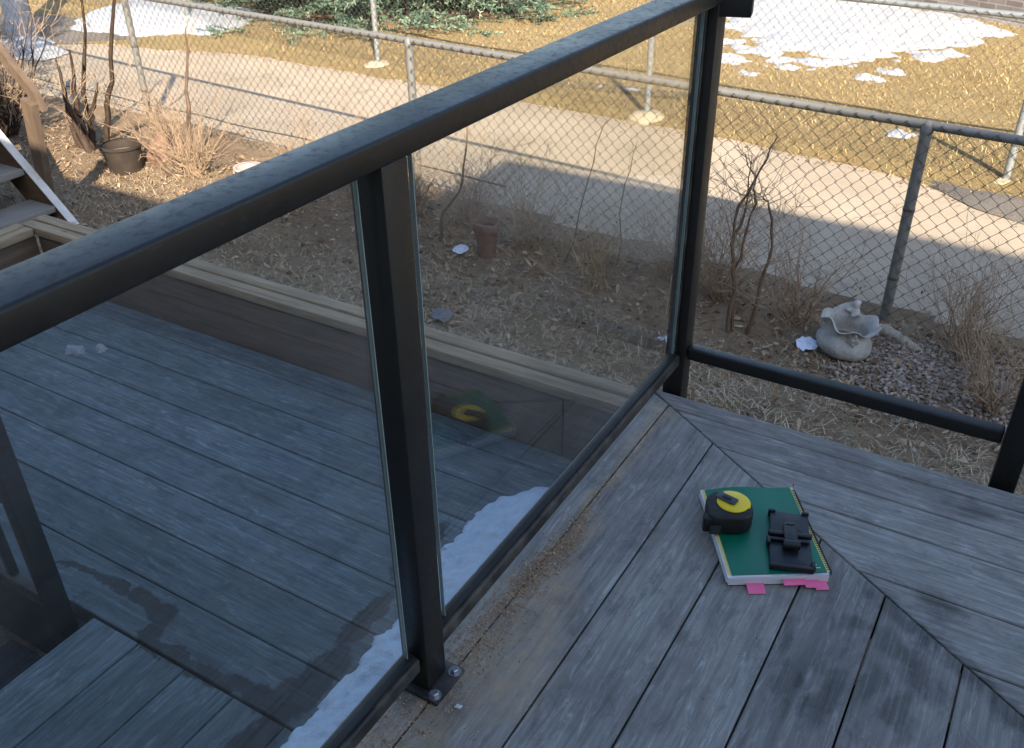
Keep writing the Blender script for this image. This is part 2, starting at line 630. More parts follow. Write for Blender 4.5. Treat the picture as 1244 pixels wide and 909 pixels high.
snow_field('snow_patch', -3.6, .6, 4.8, 11.4, .036, snow_r, lawn_z, 'large bright melting snow patch on the lawn before the brick building')

SNOW_L = [(-8.6, 4.55), (-8.2, 4.62), (-7.65, 4.72), (-7.3, 4.95), (-6.85, 5.0), (-6.95, 5.3), (-7.2, 5.95), (-7.5, 6.2), (-8.5, 6.25), (-9.2, 6.0), (-9.0, 5.2), (-8.9, 4.8)]


def snow_l(x, y):
    m = poly_sd(x, y, SNOW_L) + .12 * fbm(x * 2.2, y * 2.2, 5.7, 5)
    return 0 if m <= 0 else .02 + .12 * (1 - math.exp(-m * 2.5)) + .012 * fbm(x * 5, y * 5, 2)


snow_field('snow_patch', -9.6, -6.4, 4.3, 6.8, .05, snow_l, lawn_z, 'bright snow bank beside the spruce, along the curve of the lane')


def snow_b(x, y):
    m = .33 - math.hypot((x + 8.4) * .7, (y - 3.75)) + .2 * fbm(x * 3, y * 3, 2.2, 5)
    return 0 if m <= 0 else .03 + .1 * (1 - math.exp(-m * 4))


snow_field('snow_patch', -9.4, -7.4, 3.1, 4.5, .045, snow_b, lambda x, y: LANE_Z + .02, 'small shaded snow heap at the foot of the pale tree trunk')

# ------------------------------------------------------------------ decking
def deck_mat(name, spots, tint, film=None, spots_dim=.82, soft=.38, stain=lin(50, 47, 42)):
    t = NT(name)
    o = t.obj(); p = t.pos()
    rnd = t.n('ObjectInfo').outputs['Random']
    sh = t.n('VectorMath', {0: o}, operation='ADD')
    cmb = t.n('CombineXYZ', {'X': t.math('MULTIPLY', rnd, 37.0), 'Y': t.math('MULTIPLY', rnd, 11.0)})
    t.set(sh.inputs[1], cmb)
    q = sh.outputs[0]
    grain = t.noise(t.mapv(q, (3.0, 80, 20)), t.ramp(rnd, 0, 1, .75, 1.35), 6, .68, .5)
    fine = t.noise(t.mapv(q, (14, 420, 60)), 1.0, 3, .6)
    cloud = t.noise(t.mapv(q, (2.0, 5.0, 2)), 1.6, 5, .6)
    dirt = t.noise(p, 6.5, 6, .65)
    base = t.mix(t.ramp(grain, .32, .68), tint[0], tint[1])
    base = t.mix(t.ramp(fine, .35, .65, 0, .25), base, tint[2])
    base = t.mix(t.ramp(cloud, .35, .7, 0, .45), base, tint[3])
    worn = t.noise(t.mapv(q, (7, 60, 8)), 1.0, 7, .78, 1.4)
    base = t.mix(t.ramp(worn, .53, .66, 0, .55), base, tint[4])
    blot_ = t.noise(t.mapv(q, (9, 22, 8), (5, 3, 1)), 1.0, 7, .8, .8)
    base = t.mix(t.ramp(blot_, .50, .66, 0, .6), base, tint[2])
    base = t.mix(t.ramp(dirt, .48, .72, 0, .5), base, tint[2])
    tone = t.ramp(rnd, 0, 1, .80, 1.10)
    base = t.mix(1.0, base, t.n('CombineXYZ', {'X': tone, 'Y': tone, 'Z': tone}).outputs[0], 'MULTIPLY')
    wet = t.math('MULTIPLY', blot(t, p, spots, .085, 13.0, soft), t.math('MULTIPLY', t.ramp(t.noise(p, 34, 5, .7), .28, .46, .6, 1.0), t.ramp(grain, .30, .62, 1.0, .45 if film else .8)))
    base = t.mix(t.math('MULTIPLY', wet, spots_dim), base, stain)
    if film:
        dust = t.math('MULTIPLY', blot(t, p, film, .10, 12.0, .7), t.ramp(t.noise(p, 38, 6, .75), .28, .58, .10, .72))
        base = t.mix(dust, base, lin(178, 156, 128))
    rough = t.mix(wet, (.72, .72, .72, 1), (.42, .42, .42, 1))
    t.base(base, rough, spec=.35)
    t.bump(t.math('ADD', t.math('MULTIPLY', grain, 1.0), t.math('MULTIPLY', fine, .45)), .55, .0022)
    return t.m


M_DECK_UP = deck_mat('grey_composite_decking',
    [(.93, -.195, .045, .028, 5), (.82, -.535, .05, .016, -33), (.90, -.585, .07, .020, -33), (.98, -.640, .07, .022, -33), (1.06, -.695, .07, .024, -33), (.87, -.645, .05, .03, -30), (.80, -.62, .03, .02, 0),
     (.785, -.80, .022, .06, -12), (.84, -.74, .02, .05, 0), (.735, -.80, .018, .06, 0), (.92, -.70, .045, .03, 0), (.905, -.505, .04, .028, -25), (.245, -1.13, .06, .04, 10), (.90, -.78, .02, .05, 0), (.70, -.70, .012, .04, 0)],
    (lin(110, 109, 107), lin(164, 162, 158), lin(88, 85, 82), lin(140, 132, 122), lin(196, 194, 190)),
    film=[(.215, -1.25, .05, .08, 0), (.25, -1.13, .04, .08, -5), (.27, -1.0, .055, .12, 0), (.262, -.85, .036, .13, 0), (.268, -.68, .022, .08, -10), (.25, -.5, .012, .14, 0), (.245, -.28, .015, .1, 0),
          (.32, -1.03, .06, .10, -10), (.335, -.92, .035, .11, 8), (.29, -.80, .03, .09, 5), (.245, -.17, .03, .02, 0), (.285, -1.2, .03, .08, 0)])
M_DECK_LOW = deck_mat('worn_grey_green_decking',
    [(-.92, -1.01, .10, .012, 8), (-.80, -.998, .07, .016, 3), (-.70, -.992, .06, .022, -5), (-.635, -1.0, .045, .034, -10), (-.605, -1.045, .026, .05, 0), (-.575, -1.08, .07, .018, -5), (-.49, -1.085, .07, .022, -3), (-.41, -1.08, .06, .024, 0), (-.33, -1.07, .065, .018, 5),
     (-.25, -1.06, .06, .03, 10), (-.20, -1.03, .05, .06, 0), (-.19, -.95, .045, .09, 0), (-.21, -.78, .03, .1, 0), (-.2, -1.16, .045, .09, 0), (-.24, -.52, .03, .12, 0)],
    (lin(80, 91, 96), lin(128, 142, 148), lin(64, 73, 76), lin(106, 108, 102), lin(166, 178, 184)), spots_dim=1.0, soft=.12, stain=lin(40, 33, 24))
t = NT('deck_frame_timber')
M_FRAME = simple('deck_frame_timber', lin(70, 58, 48), .85, var=.3)


def mitre_y(x):
    return -.156 - .66 * (x - .266)


def mitre_x(y):
    return .266 + (-.156 - y) / .66


GAP = .0017
up = thing('raised_deck', 'raised grey composite deck with a mitred corner, holding the notebook', 'deck', (1.6, -1.4, 0))


def plank(parent, mat, poly_world, along, z, t=.024, bev=.0022):
    """poly in world xy; local x runs along the board"""
    cx = sum(p[0] for p in poly_world) / len(poly_world); cy = sum(p[1] for p in poly_world) / len(poly_world)
    a = 0 if along == 'x' else math.pi / 2
    ca, sa = math.cos(-a), math.sin(-a)
    loc = [((x - cx) * ca - (y - cy) * sa, (x - cx) * sa + (y - cy) * ca) for x, y in poly_world]
    ar = sum(loc[i][0] * loc[(i + 1) % len(loc)][1] - loc[(i + 1) % len(loc)][0] * loc[i][1] for i in range(len(loc)))
    if ar < 0: loc.reverse()
    Vp, Fp = prism_data(loc, t, bev)
    return mk('plank', Vp, Fp, mat, parent, False, Matrix.Translation((cx, cy, z)) @ Matrix.Rotation(a, 4, 'Z'))


UPX = [.170, .246, .3905, .535, .6835, .824, .9685] + [.9685 + .1445 * k for k in range(1, 13)]
Y_END = -2.72
for i in range(len(UPX) - 1):
    x0, x1 = UPX[i] + GAP, UPX[i + 1] - GAP
    g = .0016
    y0, y1 = min(mitre_y(x0), -.100) - g, min(mitre_y(x1), -.100) - g
    if y1 < Y_END + .05: break
    plank(up, M_DECK_UP, [(x0, Y_END), (x1, Y_END), (x1, y1), (x0, y0)], 'y', 0)
UPY = [-.100, -.157, -.247, -.341, -.485, -.6235] + [-.6235 - .1445 * k for k in range(1, 12)]
XR = 2.7
for i in range(len(UPY) - 1):
    ya, yb = UPY[i] - GAP * (i > 0), UPY[i + 1] + GAP
    g = .0016
    xa, xb = max(.17, mitre_x(ya)) + g, mitre_x(yb) + g
    if i == 0: xa = mitre_x(-.1) + g
    if xb > XR - .1: break
    plank(up, M_DECK_UP, [(xa, ya), (xb, yb), (XR, yb), (XR, ya)], 'x', 0)
box('fascia_board', (.146, Y_END, -.40), (.1685, -.105, -.006), M_DECK_UP, up)
box('fascia_board', (.146, -.1035, -.28), (XR, -.0785, -.0265), M_DECK_UP, up)
for k in range(8):
    box('joist', (.172, -.45 - .32 * k, -.19), (XR, -.41 - .32 * k, -.0265), M_FRAME, up, 0)
for (px, py) in [(.23, -.2), (1.4, -.2), (2.6, -.2), (.23, -2.6), (1.4, -2.6), (2.6, -2.6)]:
    box('deck_post', (px - .045, py - .045, -1.02), (px + .045, py + .045, -.192), M_FRAME, up, .004)

LZ = -.38
low = thing('sunken_deck', 'weathered lower deck behind the glass with snow along its edge', 'deck', (-1.1, -.6, LZ))
LY = [-1.09 + .1425 * k for k in range(8)] + [-.002]
for i in range(len(LY) - 1):
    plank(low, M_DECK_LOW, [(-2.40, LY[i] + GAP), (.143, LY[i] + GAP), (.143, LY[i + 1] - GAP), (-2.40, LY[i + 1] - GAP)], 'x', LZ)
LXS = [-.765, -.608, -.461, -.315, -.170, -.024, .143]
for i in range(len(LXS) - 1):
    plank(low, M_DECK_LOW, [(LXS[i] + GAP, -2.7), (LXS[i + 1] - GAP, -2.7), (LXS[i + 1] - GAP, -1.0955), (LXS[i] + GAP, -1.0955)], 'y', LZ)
for k in range(5):
    box('joist', (-2.3 + .55 * k, -1.05, LZ - .16), (-2.26 + .55 * k, -.01, LZ - .0265), M_FRAME, low, 0)
for k in range(3):
    box('joist', (-.74, -1.35 - .5 * k, LZ - .16), (.06, -1.31 - .5 * k, LZ - .0265), M_FRAME, low, 0)
M_DARKBOARD = simple('shade_dark_board', lin(22, 20, 19), .7, var=.3)  # near-black colour paints the darkness of the stair opening onto its boards
box('fascia_board', (-2.40, -1.122, LZ - .24), (-.74, -1.095, LZ - .0265), M_DARKBOARD, low)
box('fascia_board', (-.775, -2.7, LZ - .24), (-.745, -1.124, LZ - .0265), M_DARKBOARD, low)
for (px, py) in [(-2.3, -1.0), (-2.3, -.06), (-.9, -.06), (-.7, -2.6), (-.68, -1.2), (0.0, -2.6)]:
    box('deck_post', (px - .04, py - .04, -1.02), (px + .04, py + .04, LZ - .163), M_FRAME, low, .004)

# ------------------------------------------------------------------ low timber wall round the sunken deck
def lumber(name, c, var=.35, gx=(4, 60, 60)):
    t = NT(name)
    o = t.obj()
    g = t.noise(t.mapv(o, gx), 1.0, 6, .65, .5); d = t.noise(o, 5, 5); k = t.noise(t.mapv(o, (6, 14, 14)), 1.0, 2)
    dk = tuple(x * (1 - var) for x in c[:3]) + (1,); lt = tuple(min(1, x * (1 + var)) for x in c[:3]) + (1,)
    cc = t.mix(t.ramp(g, .3, .7), dk, lt)
    cc = t.mix(t.ramp(d, .45, .75, 0, .45), cc, tuple(x * .55 for x in c[:3]) + (1,))
    cc = t.mix(t.ramp(k, .70, .76, 0, .8), cc, tuple(x * .3 for x in c[:3]) + (1,))
    t.base(cc, .85, spec=.2)
    t.bump(g, .4, .003)
    return t.m


M_WALLBOARD = lumber('brown_stained_timber', lin(116, 98, 82), .28)
M_CAP = lumber('weathered_pale_timber', lin(164, 142, 114), .34)
M_WALLBOARD_Y = lumber('brown_stained_timber_cross', lin(116, 98, 82), .28, (60, 4, 60))
M_CAP_Y = lumber('weathered_pale_timber_cross', lin(164, 142, 114), .34, (60, 4, 60))
rw = thing('timber_wall', 'low brown timber wall with pale plank cap edging the sunken deck', 'wall', (-1.1, .06, -.9))
for (a, b) in [(-2.43, -.118), (-.114, .144)]:
    box('board', (a, .004, -.46), (b, .042, -.187), M_WALLBOARD, rw, .004)
box('board', (-2.47, .044, -.9), (.14, .08, -.189), M_WALLBOARD, rw, .004)
CT = -.148
box('cap_plank', (-2.50, -.008, CT - .034), (.144, .041, CT), M_CAP, rw, .005)
box('cap_plank', (-2.50, .046, CT - .034), (.144, .096, CT + .003), M_CAP, rw, .005)
box('board', (-2.475, -2.2, -.46), (-2.437, .0, -.187), M_WALLBOARD_Y, rw, .004)
box('cap_plank', (-2.465, -2.2, CT - .034), (-2.418, -.012, CT - .002), M_CAP_Y, rw, .005)
box('cap_plank', (-2.515, -2.2, CT - .034), (-2.470, -.012, CT + .001), M_CAP_Y, rw, .005)

# ------------------------------------------------------------------ glass railing
t = NT('black_powder_coat')
o = t.obj(); f = t.noise(o, 6, 6, .7); g = t.noise(o, 260, 3); sp = t.noise(o, 85, 4, .75); sc = t.noise(t.mapv(o, (180, 9, 180)), 1.0, 4, .7)
c = t.mix(t.ramp(f, .3, .7), lin(24, 23, 22), lin(34, 33, 31))
c = t.mix(t.ramp(sp, .60, .74, 0, .12), c, lin(120, 112, 102))
c = t.mix(t.ramp(sc, .66, .74, 0, .25), c, lin(104, 98, 92))
M_BLACK = t.base(c, t.math('ADD', t.ramp(f, .3, .7, .36, .5), t.ramp(sp, .5, .7, 0, .18)), 0, .45)
t.bump(t.math('ADD', g, t.math('MULTIPLY', sp, .5)), .16, .0007)

t = NT('dusty_black_rail')
o = t.obj(); f = t.noise(o, 14, 6, .7)
M_BLACKD = t.base(t.mix(t.ramp(f, .42, .75, 0, .75), lin(34, 33, 33), lin(112, 104, 96)), t.ramp(f, .3, .7, .4, .75))
t.bump(f, .1, .001)

t = NT('tinted_safety_glass')
nt = t.t
back = t.n('NewGeometry').outputs['Backfacing']
ior = t.ramp(back, 0, 1, 1.5, 1 / 1.5)
fr = t.n('Fresnel', {'IOR': ior})
tr = t.n('BsdfTransparent', {'Color': (.945, .955, .95, 1)})
gl = t.n('BsdfGlossy', {'Color': (1, 1, 1, 1), 'Roughness': 0.0})
df = t.n('BsdfDiffuse', {'Color': (.55, .56, .58, 1)})
pp = t.pos()
sm1 = t.noise(t.mapv(pp, (5, 3, 1.6)), 1.6, 5, .6, .6); sm2 = t.noise(pp, 30, 4, .7)
dirt = t.math('ADD', t.ramp(sm1, .50, .74, .002, .035), t.ramp(sm2, .55, .8, 0, .015))
m1 = t.n('MixShader', {0: dirt, 1: tr, 2: df})
m2 = t.n('MixShader', {0: fr, 1: m1, 2: gl})
nt.links.new(m2.outputs[0], t.out.inputs['Surface'])
M_GLASS = t.m
M_EDGE = simple('polished_glass_edge', lin(150, 166, 162), .25, var=.1, bump=0)
M_BOLT = simple('galvanised_bolt', lin(170, 172, 176), .35, .9, var=.2, scale=60)
M_GASK = simple('rubber_gasket', lin(22, 22, 22), .6, var=.2)

RX = .215
rail = thing('glass_railing', 'black metal railing with tinted glass panes round the raised deck', 'railing', (RX, -1.095, 0))


def post(cx, cy, z0, z1, w=.05):
    return box('post', (cx - w / 2, cy - w / 2, z0), (cx + w / 2, cy + w / 2, z1), M_BLACK, rail, .004, 2)


TOPZ = (.883, .916)
p2 = post(RX, -1.095, .008, .882)
pl = box('base_plate', (RX - .043, -1.133, .0012), (RX + .049, -1.052, .0085), M_BLACKD, rail, .0015)
for (bx, by) in [(RX + .037, -1.121), (RX + .038, -1.066), (RX - .033, -1.121), (RX - .033, -1.066)]:
    Vh, Fh = [], []
    hexa = [(math.cos(k * math.pi / 3) * .0075, math.sin(k * math.pi / 3) * .0075) for k in range(6)]
    Vh, Fh = prism_data(hexa, .008, .0015)
    mk('bolt', Vh, Fh, M_BOLT, pl, False, Matrix.Translation((bx, by, .0175)))
    lathe('washer', [(.011, 0), (.011, .0012)], M_BOLT, pl, (bx, by, .0087), 16)
pc = post(RX, -.025, -.40, .882)
pr_ = post(.966, -.025, -.40, .905)
p0 = post(RX, -2.30, .008, .882)
box('base_plate', (RX - .043, -2.34, .0012), (RX + .049, -2.26, .0085), M_BLACKD, rail, .0015)
for cx in (RX, .966):
    box('side_bracket', (cx - .035, -.0775, -.25), (cx + .035, -.051, -.04), M_BLACK, rail, .002)
box('top_rail', (RX - .032, -2.5, TOPZ[0]), (RX + .032, .008, TOPZ[1]), M_BLACK, rail, .0045, 3)
box('rail_stub', (.0, -.022, -.052), (.085, .022, .0), M_BLACK, rail, .003, 2, Matrix.Translation((.212, -.030, TOPZ[0] + .026)) @ Matrix.Rotation(R(14), 4, 'Z'))
BR = (.054, .083)
for (a, b) in [(-2.274, -1.122), (-1.068, -.052)]:
    r_ = box('bottom_rail', (RX - .015, a, BR[0]), (RX + .015, b, BR[1]), M_BLACKD, rail, .005, 3)
    box('glazing_channel', (RX - .009, a + .004, BR[1] + .0005), (RX + .009, b - .004, BR[1] + .007), M_GASK, rail, .002)
    box('glazing_channel', (RX - .012, a + .004, TOPZ[0] - .010), (RX + .012, b - .004, TOPZ[0] - .001), M_GASK, rail, .002)
    gp = box('glass_pane', (RX - .003, a + .034, BR[1] + .004), (RX + .003, b - .017, TOPZ[0] - .003), M_GLASS, rail, .0008, 1)
    for ye in (a + .0332, b - .0162):
        box('polished_edge', (RX - .0032, ye - .0007, BR[1] + .008), (RX + .0032, ye + .0007, TOPZ[0] - .011), M_EDGE, gp, 0)
box('bottom_rail', (RX + .027, -.041, .068), (.939, -.009, .100), M_BLACK, rail, .005, 3)
# glazing stop on the corner post
for zz in ((.09, .87),):
    box('glazing_stop', (RX - .011, -.0605, zz[0]), (RX + .004, -.0512, zz[1]), M_BLACKD, rail, .002)

# second railing along the edge of the sunken deck
r2 = thing('baluster_railing', 'black post and baluster railing at the opening in the sunken deck', 'railing', (-.80, -1.14, LZ))
box('post', (-.840, -1.160, LZ - .22), (-.797, -1.117, LZ + .92), M_BLACK, r2, .004)
box('bottom_rail', (-2.38, -1.153, LZ + .045), (-.843, -1.123, LZ + .075), M_BLACKD, r2, .004)
box('top_rail', (-2.38, -1.165, LZ + .921), (-.765, -1.111, LZ + .95), M_BLACK, r2, .006)
for k in range(13):
    x = -.965 - .11 * k
    box('baluster', (x - .01, -1.148, LZ + .0765), (x + .01, -1.128, LZ + .9195), M_BLACK, r2, .002, 1)
# dark stair flight going down in the opening
st = thing('stair_flight', 'stair flight coloured dark for shade, descending through the opening beside the sunken deck', 'stairs', (-1.6, -1.7, -1.0))
for k in range(3):
    box('tread', (-1.02 - .26 * k, -2.55, LZ - .17 - .17 * k), (-.785 - .26 * k, -1.175, LZ - .135 - .17 * k), M_DARKBOARD, st, .004)
    box('riser', (-.80 - .26 * k, -2.54, LZ - .30 - .17 * k), (-.786 - .26 * k, -1.18, LZ - .172 - .17 * k), M_DARKBOARD, st, .002)
for yy in (-2.58, -1.17):
    Vs = [(-.78, LZ - .13), (-1.75, LZ - .77), (-1.75, LZ - .62), (-1.52, -1.0)]
    V = [(-.78, yy, LZ - .25), (-.78, yy, LZ - .45), (-1.45, yy, -1.0), (-1.75, yy, -1.0), (-1.75, yy, -.92)]
    V += [(a, b - .03, c_) for a, b, c_ in V]
    mk('stringer', V, [(0, 1, 2, 3, 4), (9, 8, 7, 6, 5), (0, 5, 6, 1), (1, 6, 7, 2), (2, 7, 8, 3), (3, 8, 9, 4), (4, 9, 5, 0)], M_DARKBOARD, st)


# snow lying on the sunken deck
def snow_d(x, y):
    pts = [(-.2, -1.6), (-.14, -1.13), (-.15, -.95), (-.15, -.71), (-.2, -.45), (-.18, -.27), (-.1, -.165), (.0, -.14), (.08, -.13)]
    # left edge as x(y), right bound is the riser
    if y > -.135: return 0
    ex = float(np.interp(y, [-1.6, -1.13, -.95, -.71, -.45, -.27, -.19, -.14], [-.24, -.145, -.150, -.150, -.19, -.175, -.11, .0]))
    m = (x - ex) + .026 * fbm(x * 9, y * 9, 6, 4) + .018 * fbm(x * 30, y * 30, 2)
    m = min(m, (-.14 - y) + .02 * fbm(x * 8, 3))
    if m <= 0: return 0
    return .006 + .14 * (1 - math.exp(-m * 5.5)) * (1 - .25 * math.exp(-(m / .05) ** 2)) + .012 * fbm(x * 11, y * 11, 1) * min(1, m * 9) + .004 * fbm(x * 45, y * 45, 5) * min(1, m * 20)


snow_field('snow_drift', -.34, .146, -1.75, -.10, .008, snow_d, lambda x, y: LZ, 'snow drift tinted skylight blue along the edge of the sunken deck', mat=M_SNOW_DECK)


def snow_c(x, y):
    m = max(.032 - math.hypot((x + 1.86) * .8, (y + .315) * 1.3), .018 - math.hypot(x + 1.79, (y + .262) * 1.3)) + .02 * fbm(x * 25, y * 25, 3)
    return 0 if m <= 0 else .006 + .03 * (1 - math.exp(-m * 40))


snow_field('snow_clump', -2.0, -1.7, -.42, -.18, .007, snow_c, lambda x, y: LZ, 'small clump of snow on the sunken deck boards')

# ------------------------------------------------------------------ sawdust
path = [(.205, -1.30), (.235, -1.17), (.243, -1.03), (.246, -.93), (.247, -.82), (.256, -.74), (.268, -.68), (.25, -.60), (.251, -.48), (.247, -.26)]
wts = np.array([.9, .8, 1.0, 1.2, 1.2, 1.0, .7, .25, .15, .1])
n = 6500
u = rng.choice(len(path) - 1, n, p=(wts[:-1] / wts[:-1].sum())); f = rng.random(n)
PA = np.array(path)
P = PA[u] * (1 - f)[:, None] + PA[u + 1] * f[:, None]
wd = np.interp(P[:, 1], [-1.3, -1.1, -.9, -.6, -.2], [.04, .03, .02, .012, .008])
P = P + rng.normal(0, 1, (n, 2)) * wd[:, None]
far = rng.random(n) < .10
P[far] += rng.normal(0, .03, (far.sum(), 2))
ok = (P[:, 0] > .16) & ~((P[:, 0] < RX + .05) & (P[:, 1] > -1.136) & (P[:, 1] < -1.05))
P = P[ok]; n = len(P)
pile = np.exp(-((P[:, 0] - .245) / .012) ** 2) * ((P[:, 1] < -.7) & (P[:, 1] > -1.12))
P3 = np.concatenate([P, (.0012 + pile * rng.random(n) * .006)[:, None]], 1)
tag(chips(P3, rng.uniform(.0009, .0030, n), .35, pick([lin(190, 162, 130), lin(168, 138, 110), lin(206, 184, 152), lin(146, 120, 98), lin(184, 150, 130)], n), 'sawdust', attr_mat('sawdust_chips', .95, 200, .2)),
    'tan sawdust and wood crumbs strewn along the glass railing', 'sawdust', kind='stuff')
mk('plaster_flake', *prism_data([(-.006, -.003), (.004, -.005), (.007, .001), (-.002, .004)], .003, .001), simple('plaster', lin(205, 210, 215), .8), None, False,
   Matrix.Translation((.292, -1.115, .0036)) @ Matrix.Rotation(.4, 4, 'Z'))
tag(bpy.data.objects['plaster_flake'], 'tiny white flake on the deck by the post base plate', 'flake')

n = 1500
gx = rng.uniform(.18, 1.6, n); gy = rng.uniform(-1.5, -.11, n)
nbx, nby = (gx - .5825) * .843 + (gy + .4925) * .537, -(gx - .5825) * .537 + (gy + .4925) * .843
ok = ~((abs(nbx) < .11) & (abs(nby) < .15)) & ~((gx < RX + .055) & (gy > -1.14) & (gy < -1.045)) & (rng.random(n) < np.clip(1.2 - gx * .5, .2, 1))
gx, gy = gx[ok], gy[ok]; n = len(gx)
tag(chips(np.stack([gx, gy, np.full(n, .0012)], 1), .0006 + .0022 * rng.random(n) ** 4, .3, pick([lin(150, 130, 106), lin(92, 80, 68), lin(190, 184, 174), lin(60, 52, 46)], n), 'deck_grit', attr_mat('deck_grit_specks', .95, 200, .2)),
    'fine grit and crumbs scattered over the raised deck boards', 'grit', kind='stuff')

# ------------------------------------------------------------------ notebook
NB = Matrix.Translation((.5825, -.4925, 0)) @ Matrix.Rotation(R(32.5), 4, 'Z')
nb = thing('notebook', 'green spiral notebook with pink page tabs lying on the deck', 'notebook', (.5825, -.4925, 0))
t = NT('green_plastic_cover')
o = t.obj(); f = t.noise(o, 25, 4); g = t.noise(o, 7, 3)
M_GREEN = t.base(t.mix(t.ramp(g, .3, .7), lin(4, 96, 72), lin(8, 116, 86)), t.ramp(f, .3, .7, .28, .42), 0, .5)
t.bump(t.noise(o, 900, 2), .15, .0004)
M_PAPER = NT('page_edges'); o = M_PAPER.obj()
f = M_PAPER.noise(M_PAPER.mapv(o, (2, 2, 1800)), 1.0, 3)
M_PAPER = (M_PAPER.base(M_PAPER.mix(M_PAPER.ramp(f, .3, .7), lin(196, 198, 206), lin(240, 240, 244)), .8), M_PAPER.m)[1]
M_YELLOW = simple('yellow_page', lin(222, 204, 130), .7, var=.08)
M_PINK = simple('pink_sticky_tab', lin(255, 120, 168), .7, var=.06)
M_COIL = simple('black_wire_coil', lin(30, 30, 32), .35, .4, var=.2)
W2, H2 = .093, .124
box('back_cover', (-W2, -H2, .0005), (W2, H2, .0017), M_COIL, nb, .0004, 1, NB)


def page_block(name, z0, z1, mat, w, h, dx, dy, lift=0.0, parent=None, seg=10):
    """sheet stack with a gently rolling top"""
    V, F = [], []
    nx, ny = seg, seg + 4
    for lay in (0, 1):
        for j in range(ny + 1):
            for i in range(nx + 1):
                u, v = i / nx * 2 - 1, j / ny * 2 - 1
                z = z0 if lay == 0 else z1 + lift * max(0, v) ** 3 * (.5 + .5 * math.cos(u * 3.2 + .6)) * 1.0 + .0006 * math.sin(u * 4 + v * 3)
                if lay == 0: z = z0 + lift * max(0, v) ** 3 * (.5 + .5 * math.cos(u * 3.2 + .6)) * (.6 if z0 > .003 else 0)
                V.append((dx + u * w, dy + v * h, z))
    N = (nx + 1) * (ny + 1)
    for j in range(ny):
        for i in range(nx):
            a = j * (nx + 1) + i
            F.append((N + a, N + a + 1, N + a + nx + 2, N + a + nx + 1)); F.append((a, a + nx + 1, a + nx + 2, a + 1))
    for i in range(nx):
        a, b = i, i + 1; F.append((a, b, N + b, N + a))
        a, b = ny * (nx + 1) + i, ny * (nx + 1) + i + 1; F.append((b, a, N + a, N + b))
    for j in range(ny):
        a, b = j * (nx + 1), (j + 1) * (nx + 1); F.append((b, a, N + a, N + b))
        a, b = j * (nx + 1) + nx, (j + 1) * (nx + 1) + nx; F.append((a, b, N + b, N + a))
    return mk(name, V, F, mat, parent or nb, True, NB, 30)


page_block('pages', .0018, .0085, M_PAPER, W2 - .001, H2 - .001, 0, 0, .001)
page_block('pages', .0092, .0170, M_PAPER, W2 + .001, H2 - .001, -.002, .0, .003)
page_block('pages', .0178, .0238, M_PAPER, W2 - .0005, H2 + .001, -.0025, -.001, .004)
page_block('divider_sheet', .0241, .0246, M_YELLOW, W2, H2 - .003, 0, .002, .004)
cov = page_block('front_cover', .0249, .0257, M_GREEN, W2 - .006, H2 - .002, .0, .0, .005)
# printed mark and line on the cover
M_PRINT = simple('white_print', lin(215, 225, 220), .6, var=.05, bump=0)
mk('printed_mark', [(.066, -.104, .0267), (.073, -.1045, .0267), (.0735, -.1015, .0267), (.070, -.0985, .0267)], [(0, 1, 2, 3)], M_PRINT, cov, False, NB)
mk('printed_line', [(.058, -.1115, .0267), (.078, -.1115, .0267), (.078, -.1095, .0267), (.058, -.1095, .0267)], [(0, 1, 2, 3)], M_PRINT, cov, False, NB)
pts = []
for k in range(44 * 10 + 1):
    a = 2 * math.pi * k / 10
    pts.append((W2 - .001 + .0068 * math.cos(a), -H2 + .008 + (2 * H2 - .016) * k / 440, .0135 + .0132 * math.sin(a)))
Vt, Ft = tube_data(pts, .0008, 4)
mk('spiral_coil', Vt, Ft, M_COIL, nb, True, NB)
for (a, b, d, z, rz) in [(-.040, .032, .024, .0050, -4), (.026, .042, .012, .0122, 2), (.062, .026, .014, .0085, -3), (.072, .024, .021, .0060, 4)]:
    Vp, Fp = [], []
    for lay in (0, .0003):
        for j in range(4):
            for i in (0, 1):
                yy = -H2 + .006 - (d + .006) * j / 3
                Vp.append((a - b / 2 + b * i, yy, z + lay - .0022 * max(0, j - 1) ** 1.3 * .5))
    for j in range(3):
        q = j * 2
        Fp += [(q, q + 1, q + 3, q + 2), (8 + q + 1, 8 + q, 8 + q + 2, 8 + q + 3), (q + 2, q, 8 + q, 8 + q + 2), (q, q + 0, 8, 8)] if False else [(q, q + 1, q + 3, q + 2), (8 + q + 1, 8 + q, 8 + q + 2, 8 + q + 3)]
    mk('page_tab', Vp, Fp, M_PINK, nb, False, NB @ Matrix.Rotation(R(rz * .4), 4, 'Z'))

# ------------------------------------------------------------------ tape measure
TM = Matrix.Translation((.517, -.506, .0266)) @ Matrix.Rotation(R(28), 4, 'Z') @ Matrix.Scale(1.18, 4)
tm = thing('tape_measure', 'yellow and black tape measure lying on the green notebook', 'tape measure', (.513, -.506, .0266))
M_RUB = simple('black_rubber_grip', lin(20, 20, 21), .6, var=.2, scale=80, bump=.3)
M_YEL = simple('yellow_plastic_case', lin(238, 205, 40), .35, var=.06, bump=.05)
M_STEEL = simple('dark_steel_clip', lin(70, 74, 80), .38, .7, var=.15, scale=50)


def round_poly(w, h, r, n=6, cut=None):
    P = []
    for (cx, cy, a0) in [(w / 2 - r[0], h / 2 - r[0], 0), (-w / 2 + r[1], h / 2 - r[1], 90), (-w / 2 + r[2], -h / 2 + r[2], 180), (w / 2 - r[3], -h / 2 + r[3], 270)]:
        rr = r[(a0 // 90)]
        for k in range(n + 1):
            a = R(a0 + 90 * k / n)
            P.append((cx + rr * math.cos(a), cy + rr * math.sin(a)))
    return P


